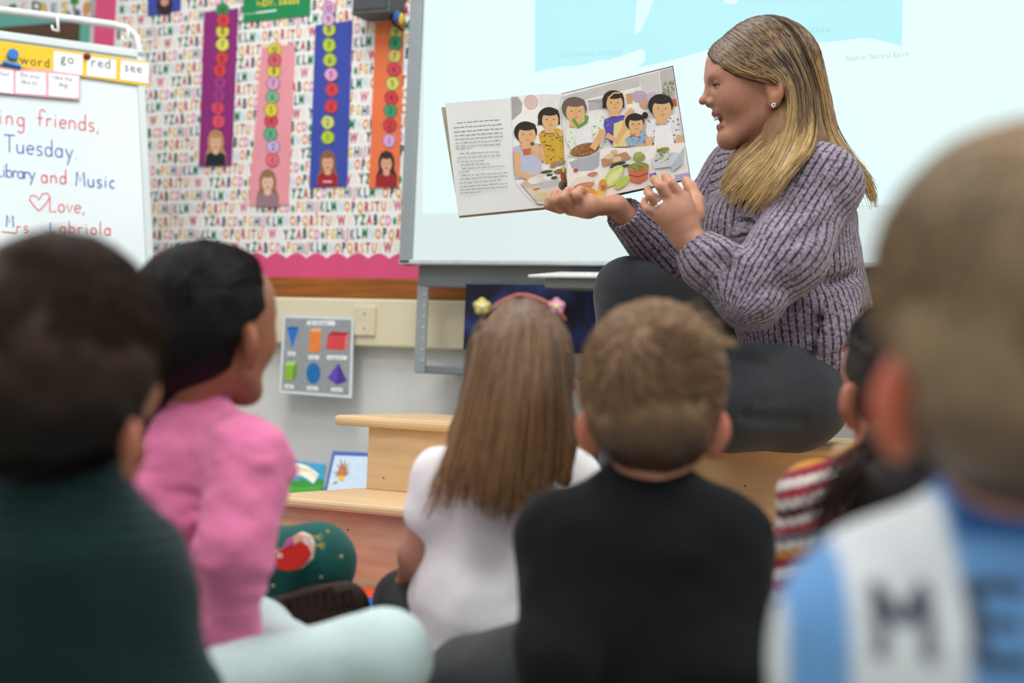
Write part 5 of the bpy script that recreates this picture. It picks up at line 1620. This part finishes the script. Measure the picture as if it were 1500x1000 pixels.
tf = [[K.h.p(-0.1, -0.2, 0.46), C(1040, 487, 1.585), C(1066, 480, 1.59)], [K.h.p(-0.15, -0.25, 0.42), C(1046, 500, 1.58), C(1072, 492, 1.585)], [K.h.p(-0.05, -0.05, 0.53), C(990, 448, 1.585), C(1015, 446, 1.59)]]
long_hair(K, tf, 260, '#6b4f37', '#b08c64', 61, 0.004, n=8, w=0.0008, clump=30)
tag(K.root, 'child with short light brown hair in black long-sleeved top, seen from behind', 'person', 'children seated on the rug')

# ---- girl in white T-shirt
pel = KH(725, 1.93, 0.085)
kn, an = lap(pel, f, l, 0.09, 0.18, 0.2)
kn[0] = C(598, 882, 2.06)
K = Kid(Vector((pel.x, pel.y, 0)), C(766, 546, 1.93), FWD * 0.95 + RT * 0.2 + UP * 0.16, 0.192, C(755, 668, 1.92),
        [C(648, 702, 1.92), C(838, 706, 1.94)], [C(610, 812, 1.92), C(835, 830, 2.04)], [C(600, 856, 2.02), C(780, 880, 2.14)], pel, kn, an)
K.axr, K.axd = RT, FWD
K.body('#b98670', skin_mat('girl_skin'), blush=0.3, ear=0.5)
M_wt = fabric('white_cotton', '#f0f0f1', 0.9, 0.03, 100, bump=0.15)
def ex(S):
    S.cone(C(700, 900, 1.93), C(690, 935, 1.93), 0.092, 0.083, 0.03)
    S.cone(C(760, 900, 1.93), C(765, 930, 1.93), 0.09, 0.08, 0.03)
K.top(M_wt, (C(745, 770, 1.93), (0.102, 0.115, 0.075)), (C(735, 870, 1.93), (0.108, 0.11, 0.085)), r_sh=0.038, sleeve=0.42, fold=0.0065, seed=15, collar=0.042, extra=ex)
M_lg = fabric('black_print_leggings', '#15161b', 0.85, 0.1, 200)
K.pants(M_lg, r=(0.085, 0.07, 0.049, 0.036), seed=5, name='leggings')
b = MB()
for (x, y) in [(575, 868), (600, 862), (582, 890), (608, 845)]:
    c = C(x, y, 2.004)
    b.sphere(c, (0.004, 0.008, 0.002), nu=6, nv=4, axes=(RT, unit(UP + RT * 0.5), FWD))
tag(b.build('print_mark', ink('a9b4c4'), K.root), kind='stuff')
K.shoes(SHOE_K)
h = K.h
S = Sdf()
h.ell(S, -0.05, 0, 0.145, 0.445, 0.36, 0.375, 0.02)
def hlw(P):
    f_, l_, u_ = h.loc(P)
    return (f_ - np.where(u_ > 0.05, 0.0 + (u_ - 0.05) * 1.8, -0.06)) * h.H * 0.5
S.cut(hlw)
S.chain([C(762, 520, 1.89), C(750, 600, 1.865), C(735, 660, 1.85)], [0.055, 0.05, 0.03], 0.03)
S.chain([C(725, 560, 1.89), C(690, 640, 1.875), C(665, 690, 1.87)], [0.035, 0.025, 0.010], 0.03)
S.chain([C(800, 560, 1.89), C(810, 640, 1.875), C(825, 700, 1.86)], [0.035, 0.028, 0.010], 0.03)
S.disp(folds(0.003, 40, 3, (1, 1, 0.3)))
S.build('hair_cap', mat('hair_under_brown', '#4f3a2a', 0.6, 0.3, 60, stretch=(1, 1, 0.2)), K.root, h=0.005)
wg = [V_([(750, 447, 1.90), (705, 480, 1.88), (690, 560, 1.86), (662, 650, 1.84), (632, 720, 1.83), (606, 785, 1.83)]),
      V_([(752, 446, 1.89), (712, 485, 1.86), (695, 560, 1.83), (672, 650, 1.81), (655, 715, 1.81), (640, 770, 1.81)]),
      V_([(756, 446, 1.885), (735, 490, 1.84), (720, 570, 1.80), (705, 650, 1.79), (700, 710, 1.79), (705, 755, 1.80)]),
      V_([(760, 446, 1.88), (755, 490, 1.835), (745, 570, 1.795), (735, 650, 1.78), (728, 715, 1.785), (722, 762, 1.80)]),
      V_([(765, 446, 1.88), (775, 490, 1.835), (770, 570, 1.795), (760, 650, 1.785), (752, 715, 1.79), (745, 770, 1.80)]),
      V_([(770, 446, 1.885), (795, 490, 1.84), (795, 570, 1.805), (790, 650, 1.80), (785, 700, 1.80), (775, 745, 1.80)]),
      V_([(772, 447, 1.89), (808, 490, 1.86), (815, 570, 1.83), (818, 640, 1.82), (815, 690, 1.82), (808, 730, 1.82)]),
      V_([(775, 447, 1.90), (820, 490, 1.89), (832, 560, 1.87), (842, 640, 1.86), (848, 690, 1.85), (848, 720, 1.85)])]
long_hair(K, wg, 2700, '#5a412d', '#a07a54', 31, 0.0035, w=0.0011, clump=26)
hb = [h.p(0.10, 0.30, 0.36), h.p(0.08, 0.2, 0.475), h.p(0.06, 0.0, 0.55), h.p(0.08, -0.2, 0.475), h.p(0.10, -0.30, 0.36)]
b = MB(); b.tube([Vector(p) for p in resample(hb, 14)], 0.0018, 8); band = b.build('headband', mat('coral_plastic', '#e0806a', 0.4), K.root, smooth=True)
for (x, y, c, nm) in [(706, 449, '#e8dc78', 'yellow_flower'), (815, 449, '#efa6c2', 'pink_flower')]:
    o = C(x, y, 1.885); b = MB()
    for q in range(5):
        a = 2 * math.pi * q / 5 + 0.3
        b.sphere(o + (RT * math.cos(a) + UP * math.sin(a)) * 0.0062, (0.0052, 0.0052, 0.0035), nu=10, nv=6, axes=(RT, UP, FWD))
    b.sphere(o - FWD * 0.003, (0.005, 0.005, 0.003), ink('f3e9a8' if nm[0] == 'p' else 'f4f0c8'), nu=8, nv=5, axes=(RT, UP, FWD))
    m0 = mat(nm, c, 0.5); n1_ = 5 * 60; b.mats = [m0, b.mats[0]]; b.mi = [0] * n1_ + [1] * (len(b.f) - n1_)
    tag(b.build('flower', None, K.root, smooth=True), label=nm.replace('_', ' ') + ' on the headband')
tag(K.root, 'child with long brown hair and flower headband in white T-shirt', 'person', 'children seated on the rug')

# ---- girl in pink
pel = KH(255, 1.74, 0.085)
fd = unit(Vector((RT0.x, RT0.y, 0)) * 0.75 + f * 0.65); ld = Vector((-fd.y, fd.x, 0))
kn = [C(368, 940, 1.82), C(560, 964, 1.58)]
an = [C(476, 975, 1.72), HT(440, 1.72, 0.06)]
K = Kid(Vector((pel.x, pel.y, 0)), C(308, 486, 1.72), RT * 0.50 + FWD * 0.86 + UP * 0.08, 0.198, C(268, 580, 1.72),
        [C(238, 665, 1.80), C(366, 672, 1.65)], [C(250, 830, 1.86), C(343, 812, 1.60)], [C(300, 905, 1.86), C(338, 925, 1.64)], pel, kn, an)
K.axr, K.axd = RT, FWD
K.hips[1] = C(335, 1018, 1.60); K.pw = 0.095
K.body('#a06c50', skin_mat('tan_skin'), blush=0.25)
M_pk = fabric('pink_fleece', '#df7aa4', 0.95, 0.06, 200)
def ex(S):
    S.cone(C(215, 720, 1.72), C(235, 900, 1.72), 0.06, 0.085, 0.04)
    S.disp(folds(0.0035, 34, 77, (1, 1, 2)))
K.top(M_pk, (C(288, 735, 1.73), (0.098, 0.115, 0.09)), (C(272, 875, 1.73), (0.088, 0.10, 0.09)), r_sh=0.045, r_el=0.044, r_wr=0.034, fold=0.0065, seed=19, collar=0.050, extra=ex)
K.pants(fabric('mint_leggings', '#bfd4d2', 0.9, 0.04, 120), r=(0.085, 0.058, 0.055, 0.036), seed=6, name='leggings')
K.shoes(SHOE_K)
h = K.h
S = Sdf()
h.ell(S, -0.06, 0, 0.145, 0.465, 0.375, 0.385, 0.02)
h.ell(S, -0.22, 0, -0.06, 0.24, 0.26, 0.22, 0.05)
S.cut(lambda P: (h.loc(P)[0] - np.where(h.loc(P)[2] > 0.05, -0.02 + (h.loc(P)[2] - 0.05) * 1.9, -0.12)) * h.H * 0.5)
S.chain([h.p(-0.42, 0, -0.1), C(205, 590, 1.70), C(190, 660, 1.66)], [0.035, 0.036, 0.02], 0.02)
S.disp(folds(0.002, 40, 3))
S.build('hair_cap', mat('hair_under_black', '#0d0c0e', 0.6, 0.3, 60, spec=0.15), K.root, h=0.005)
pg = []
for q in range(9):
    a = -1.25 + 2.5 * q / 8
    la, ua = math.sin(a), math.cos(a)
    pg.append([h.p(0.28 * ua + 0.02, 0.33 * la, 0.14 + 0.33 * ua), h.p(-0.05, 0.38 * la, 0.16 + 0.38 * ua), h.p(-0.33, 0.30 * la, 0.10 + 0.25 * ua), h.p(-0.47, 0.06 * la, -0.06), C(208 + 6 * la, 590, 1.70), C(192 + 10 * la, 665, 1.66)])
long_hair(K, pg, 1700, '#0d0c0e', '#26211f', 41, 0.003, n=12, w=0.0011, hm=HAIR_D)
tag(K.root, 'child with black pulled-back hair in pink sweatshirt and mint leggings', 'person', 'children seated on the rug')

# ---- boy in dark green, near left
pel = KH(70, 1.24, 0.09)
kn, an = lap(pel, f, l, 0.08, 0.07, 0.12)
K = Kid(Vector((pel.x, pel.y, 0)), C(95, 545, 1.20), FWD * 0.92 + RT * 0.34 + UP * 0.05, 0.20, C(88, 692, 1.21),
        [C(-75, 850, 1.20), C(185, 850, 1.22)], [C(-110, 1050, 1.20), C(250, 1050, 1.22)], [C(0, 1060, 1.36), C(190, 1060, 1.36)], pel, kn, an)
K.axr, K.axd = RT, FWD
K.body('#b07a60', skin_mat('boy_skin2'), blush=0.4, ear=0.9, eu=-0.3)
M_gr = fabric('dark_green_knit', '#0e2829', 0.92, 0.12, 200)
nt = M_gr.node_tree
wv = nt.nodes.new('ShaderNodeTexWave'); wv.inputs['Scale'].default_value = 28; wv.bands_direction = 'Z'; wv.inputs['Distortion'].default_value = 1.5
nt.links.new(nt.nodes['Texture Coordinate'].outputs['Object'], wv.inputs['Vector'])
bp = nt.nodes.new('ShaderNodeBump'); bp.inputs['Strength'].default_value = 0.8; bp.inputs['Distance'].default_value = 0.004
nt.links.new(wv.outputs['Fac'], bp.inputs['Height']); nt.links.new(bp.outputs[0], nt.nodes['Principled BSDF'].inputs['Normal'])
K.top(M_gr, (C(75, 910, 1.22), (0.115, 0.12, 0.09)), (C(70, 1080, 1.24), (0.12, 0.12, 0.10)), r_sh=0.046, r_el=0.046, fold=0.004, seed=23, collar=0.062, name='sweater')
K.pants(fabric('navy_joggers', '#23262c', 0.95, 0.1, 200), seed=8)
K.shoes(SHOE_K)
short_hair(K, '#2c2019', '#4a372a', 27, nape=-0.5, fwd=0.14, lc_=(-0.08, -0.08), lr_=(0.405, 0.35, 0.40), hm=HAIR_D, count=4000, length=0.05, thick=0.03, cap=(0.46, 0.39, 0.42), swirl=0.25, bump=0.004, lowcol='#140e0c', w=0.0009)
tag(K.root, 'child with dark brown hair in dark green knit, blurred at the left edge', 'person', 'children seated on the rug')

# ---- boy in the striped football shirt, near right
pel = KH(1490, 0.86, 0.10)
kn, an = lap(pel, f, l, 0.10, 0.2, 0.22)
K = Kid(Vector((pel.x, pel.y, 0)), C(1500, 486, 0.80), FWD * 0.95 - RT * 0.12 + UP * 0.22, 0.205, C(1500, 745, 0.82),
        [C(1275, 935, 0.83), C(1735, 935, 0.83)], [C(1225, 1250, 0.84), C(1780, 1250, 0.84)], [C(1330, 1290, 0.98), C(1660, 1290, 0.98)], pel, kn, an)
K.axr, K.axd = RT, FWD
K.body('#c98a70', skin_mat('boy_skin3'), blush=0.95, ear=1.1, eu=-0.2, out=0.25)
M_js = fabric('football_shirt', '#dfe6e8', 0.75, 0.03, 200, attr='Col')
def pxy(P):
    D = P - A3(CAM)
    zz_ = D @ A3(FWD)
    return 750 + FPX * (D @ A3(RT)) / zz_, 500 - FPX * (D @ A3(UP)) / zz_
wht, blu, dk, nav = (np.array(hexc(q)) for q in ('#dde4e6', '#6a9fd4', '#3a4250', '#2f5f9e'))
ctr = A3(C(1500, 900, 0.82)); rt_ = A3(RT); up_ = A3(UP)
def segd(x, y, a, b2):
    ax, ay = a; bx, by = b2
    dx, dy = bx - ax, by - ay
    t = np.clip(((x - ax) * dx + (y - ay) * dy) / (dx * dx + dy * dy), 0, 1)
    return np.hypot(x - ax - t * dx, y - ay - t * dy)
def jersey(P):
    # metres across and up on the shirt's back
    x = (P - ctr) @ rt_; y = (P - ctr) @ up_
    c = np.repeat(wht[None], len(P), 0)
    for x0, x1 in ((-0.140, -0.108), (-0.053, 0.0), (0.055, 0.087)):
        m_ = np.clip(np.minimum(x - x0, x1 - x) / 0.003, 0, 1)[:, None]
        c = c * (1 - m_) + blu * m_
    m_ = np.clip((y - 0.048) / 0.004, 0, 1)[:, None] * np.clip((0.05 - np.abs(x)) / 0.003, 0, 1)[:, None]
    c = c * (1 - m_) + nav * m_
    M_ = [((-0.095, -0.012), (-0.095, 0.022)), ((-0.095, 0.022), (-0.083, 0.005)), ((-0.083, 0.005), (-0.071, 0.022)), ((-0.071, 0.022), (-0.071, -0.012))]
    E_ = [((-0.047, -0.012), (-0.047, 0.026)), ((-0.047, 0.026), (-0.025, 0.026)), ((-0.047, 0.007), (-0.029, 0.007)), ((-0.047, -0.012), (-0.025, -0.012))]
    dd = np.full(len(P), 9.0)
    for a_, b_ in M_ + E_:
        dd = np.minimum(dd, segd(x, y, a_, b_))
    back_ = ((P - ctr) @ A3(FWD)) < 0.0
    m_ = (np.clip((0.0048 - dd) / 0.002, 0, 1) * back_)[:, None]
    return c * (1 - m_) + dk * m_
K.top(M_js, (C(1500, 960, 0.84), (0.135, 0.10, 0.085)), (C(1500, 1160, 0.85), (0.125, 0.12, 0.095)), r_sh=0.048, sleeve=0.6, fold=0.003, seed=29, col=jersey, collar=0.05, hv=0.0035, name='football_shirt')
K.pants(fabric('navy_shorts', '#23304a', 0.9, 0.1, 200), seed=9, name='shorts')
K.shoes(SHOE_K)
short_hair(K, '#87704f', '#bda384', 33, nape=-0.5, lc_=(-0.08, -0.08), lr_=(0.395, 0.35, 0.38), count=5000, length=0.05, thick=0.02, w=0.0009, cap=(0.465, 0.40, 0.415), swirl=0.2, bump=0.004, lowcol='#6f5a46')
tag(K.root, 'child with sandy hair in white and sky-blue striped football shirt, blurred at right', 'person', 'children seated on the rug')

# ---- girl in the multicoloured striped top
pel = KH(1275, 1.74, 0.085)
kn, an = lap(pel, f, l, 0.09, 0.18, 0.2)
K = Kid(Vector((pel.x, pel.y, 0)), C(1322, 572, 1.74), FWD * 0.95 - RT * 0.12 + UP * 0.1, 0.195, C(1295, 680, 1.73),
        [C(1188, 730, 1.72), C(1402, 735, 1.74)], [C(1165, 870, 1.70), C(1415, 880, 1.74)], [C(1190, 930, 1.86), C(1380, 940, 1.88)], pel, kn, an)
K.axr, K.axd = RT, FWD
K.body('#b9826a', skin_mat('girl_skin2'), blush=0.4)
stripes = [np.array(hexc(q)) for q in ('#d9d2cc', '#a63a48', '#d6cfc8', '#8d2f3c', '#c98a3a', '#d6d0ca', '#77737c', '#b04a50', '#e0dad4', '#5d3038')]
def stripe_col(P):
    y = (P - A3(C(1275, 700, 1.72))) @ A3(unit(UP * 0.95 - RT * 0.3)) + 0.004 * vnoise(P, 20, 4)
    i = np.floor(y / 0.0095).astype(int) % len(stripes)
    return np.array(stripes)[i]
M_st = fabric('striped_knit', '#b06a60', 0.9, 0.1, 150, attr='Col')
K.top(M_st, (C(1290, 790, 1.73), (0.095, 0.11, 0.075)), (C(1275, 900, 1.73), (0.10, 0.11, 0.085)), r_sh=0.038, r_el=0.036, fold=0.004, seed=35, col=stripe_col, collar=0.043, hv=0.0035, name='striped_top')
K.pants(fabric('dark_leggings', '#22232a', 0.9, 0.1, 200), r=(0.085, 0.07, 0.05, 0.036), seed=10, name='leggings')
K.shoes(SHOE_K)
h = K.h
S = Sdf()
h.ell(S, -0.06, 0, 0.145, 0.46, 0.37, 0.38, 0.02)
h.ell(S, -0.2, 0, -0.06, 0.24, 0.25, 0.2, 0.05)
S.cut(lambda P: (h.loc(P)[0] - np.where(h.loc(P)[2] > 0.05, -0.02 + (h.loc(P)[2] - 0.05) * 1.9, -0.12)) * h.H * 0.5)
S.chain([h.p(-0.40, 0, -0.1), C(1322, 650, 1.60), C(1300, 720, 1.60), C(1262, 770, 1.605)], [0.032, 0.034, 0.04, 0.02], 0.02)
S.chain([C(1310, 660, 1.61), C(1350, 730, 1.61), C(1345, 790, 1.61)], [0.032, 0.04, 0.02], 0.02)
S.disp(folds(0.002, 40, 3))
S.build('hair_cap', mat('hair_under_dark', '#1f1916', 0.5, 0.3, 60), K.root, h=0.005)
sg = []
ends = [(1178, 745, 1.62), (1165, 800, 1.62), (1200, 810, 1.60), (1240, 800, 1.595), (1280, 810, 1.59), (1320, 820, 1.59), (1360, 810, 1.60), (1390, 790, 1.62)]
for q, e_ in enumerate(ends):
    a = -1.25 + 2.5 * q / 7
    la, ua = -math.sin(a), math.cos(a)
    mid_ = C(1300 + (e_[0] - 1300) * 0.35, 680, 1.60)
    sg.append([h.p(0.28 * ua + 0.02, -0.33 * la, 0.14 + 0.33 * ua), h.p(-0.05, -0.38 * la, 0.16 + 0.38 * ua), h.p(-0.33, -0.30 * la, 0.10 + 0.25 * ua), h.p(-0.46, -0.06 * la, -0.1), mid_, C(1300 + (e_[0] - 1300) * 0.8, (680 + e_[1]) / 2 + 12, 1.595), C(*e_)])
long_hair(K, sg, 1900, '#1a1412', '#44342a', 51, 0.005, n=13, w=0.0011, clump=20, curl=0.006, hm=HAIR_D)
tag(K.root, 'child with long dark ponytail in multicoloured striped top', 'person', 'children seated on the rug')

# ---- child in green leggings, behind the girl in pink
pel = KH(300, 2.18, 0.09)
fr = unit(Vector((RT0.x, RT0.y, 0)) * 0.8 + f * 0.6); lr = Vector((-fr.y, fr.x, 0))
kn = [C(395, 860, 2.28), C(462, 824, 2.08)]
an = [C(430, 875, 2.30), C(400, 900, 2.07)]
K = Kid(Vector((pel.x, pel.y, 0)), C(318, 686, 2.15), RT * 0.75 + FWD * 0.6 + UP * 0.2, 0.178, C(300, 772, 2.16),
        [C(275, 800, 2.24), C(325, 812, 2.08)], [C(300, 880, 2.26), C(372, 800, 2.06)], [C(380, 830, 2.24), C(404, 800, 2.20)], pel, kn, an)
K.axr, K.axd = RT, FWD
K.body('#a87458', skin_mat('tan_skin2'), blush=0.25)
M_gk = fabric('green_rib_knit', '#1d6a42', 0.9, 0.15, 150)
K.top(M_gk, (C(302, 840, 2.16), (0.085, 0.095, 0.07)), (C(300, 920, 2.17), (0.09, 0.09, 0.08)), r_sh=0.038, r_el=0.036, r_wr=0.03, fold=0.003, seed=39, collar=0.042, name='sweater')
M_tl = fabric('teal_leggings', '#16544e', 0.85, 0.06, 150)
K.pants(M_tl, r=(0.085, 0.072, 0.058, 0.042), seed=12, name='leggings')
short_hair(K, '#151214', '#2a2422', 43, nape=-0.35, count=1500, length=0.04, thick=0.02, hm=HAIR_D)
b = MB()
for (x, y) in [(480, 779), (470, 845), (400, 858), (440, 868), (455, 795), (500, 815)]:
    b.sphere(C(x, y, 2.022), (0.003, 0.003, 0.0015), nu=7, nv=4, axes=(RT, UP, FWD))
tag(b.build('dot_print', ink('b9a878'), K.root), kind='stuff')
# boot with a ridged sole turned to the camera
bx = lambda x, y, z_=2.0: C(380 + x / 2.631, 560 + y / 2.631, z_)
S = Sdf()
S.chain([bx(60, 930, 2.06), bx(200, 905, 2.045), bx(320, 865, 2.04)], [0.045, 0.040, 0.038], 0.02)
S.cut(FLOOR_CUT); S.build('boot', mat('brown_leather', '#3a2822', 0.6, 0.15, 60), K.root, h=0.005)
sole = Sdf()
sole.chain([bx(90, 930, 2.018), bx(220, 903, 2.01), bx(325, 866, 2.005)], [0.042, 0.040, 0.038], 0.01, flat=(FWD, 0.45))
so = sole.build('boot_sole', mat('brown_rubber', '#33241f', 0.7, 0.1, 60), K.root, h=0.005)
for i in range(8):
    t = i / 7
    c0 = Vector(bx(110 + 235 * t, 927 - 64 * t, 1.999 - 0.008 * t)); dirn = unit(Vector(bx(345, 863, 1.99)) - Vector(bx(110, 927, 1.999)))
    perp = unit(UP - dirn * UP.dot(dirn))
    for sgn in (-1, 1):
        b = MB(); hw = 0.035 - 0.010 * (t > 0.85)
        a_ = c0 + perp * (0.003 * sgn); e_ = c0 + perp * (hw * sgn) + dirn * 0.006
        b.prism([a_ - dirn * 0.005, a_ + dirn * 0.005, e_ + dirn * 0.005, e_ - dirn * 0.005], -FWD * 0.006)
        b.build('tread_lug', mat('brown_rubber', '#33241f', 0.7), so, bevel=0.0012)
# robin patch on the knee
plk = (C(430, 808, 1.992), unit(-FWD - RT * 0.15 + UP * 0.15))
bq = lambda x, y: (380 + x / 2.631, 560 + y / 2.631)
def pad(name, pts, col, off):
    b = MB(); pl = (plk[0] + plk[1] * off, plk[1])
    b.prism([on(*bq(x, y), pl) for x, y in pts], -plk[1] * 0.006); return b.build(name, fabric('felt_' + col, '#' + col, 0.95, 0.08, 200), bird, bevel=0.0015)
bird = MB()
pl = (plk[0], plk[1])
bird.prism([on(*bq(x, y), pl) for x, y in [(90, 640), (120, 600), (160, 575), (195, 590), (208, 625), (200, 680), (160, 715), (110, 728), (70, 715), (47, 690), (48, 660), (66, 645)]], -plk[1] * 0.012)
bird = bird.build('robin_patch', fabric('felt_e8dcd2', '#e8dcd2', 0.95), K.root, bevel=0.0015)
pad('red_breast', [(48, 662), (66, 645), (95, 640), (135, 625), (165, 615), (188, 630), (200, 660), (185, 690), (155, 715), (115, 728), (75, 722), (50, 695)], 'cc2f28', 0.002)
pad('wing', [(85, 640), (105, 605), (128, 595), (128, 625), (105, 640)], 'c85a9a', 0.0032)
pad('wing_patch', [(128, 595), (150, 580), (165, 585), (168, 610), (130, 628)], 'e8b49a', 0.0032)
pr = Print(plk, 0.0045)
for c_ in ((205, 590), (215, 622)):
    pr.stroke([bq(c_[0] - 25, c_[1] + 6), bq(c_[0] + 15, c_[1] + 4), bq(c_[0] + 35, c_[1] - 6)], 1.6, 'd4c24a'); pr.stroke([bq(c_[0] + 10, c_[1] + 4), bq(c_[0] + 40, c_[1] + 8)], 1.4, 'd4c24a'); pr.stroke([bq(c_[0] + 10, c_[1] + 4), bq(c_[0] + 32, c_[1] + 20)], 1.4, 'd4c24a')
pr.e(*bq(80, 667), 4, 3.4, 'f0ece6'); pr.e(*bq(82, 667), 1.6, 1.6, '1c1a1a'); pr.e(*bq(68, 650), 2.4, 2.6, 'e0b83a')
pr.build('stitching', None, bird)
tag(K.root, 'child in green leggings with a robin patch, mostly hidden behind the pink sweatshirt', 'person', 'children seated on the rug')
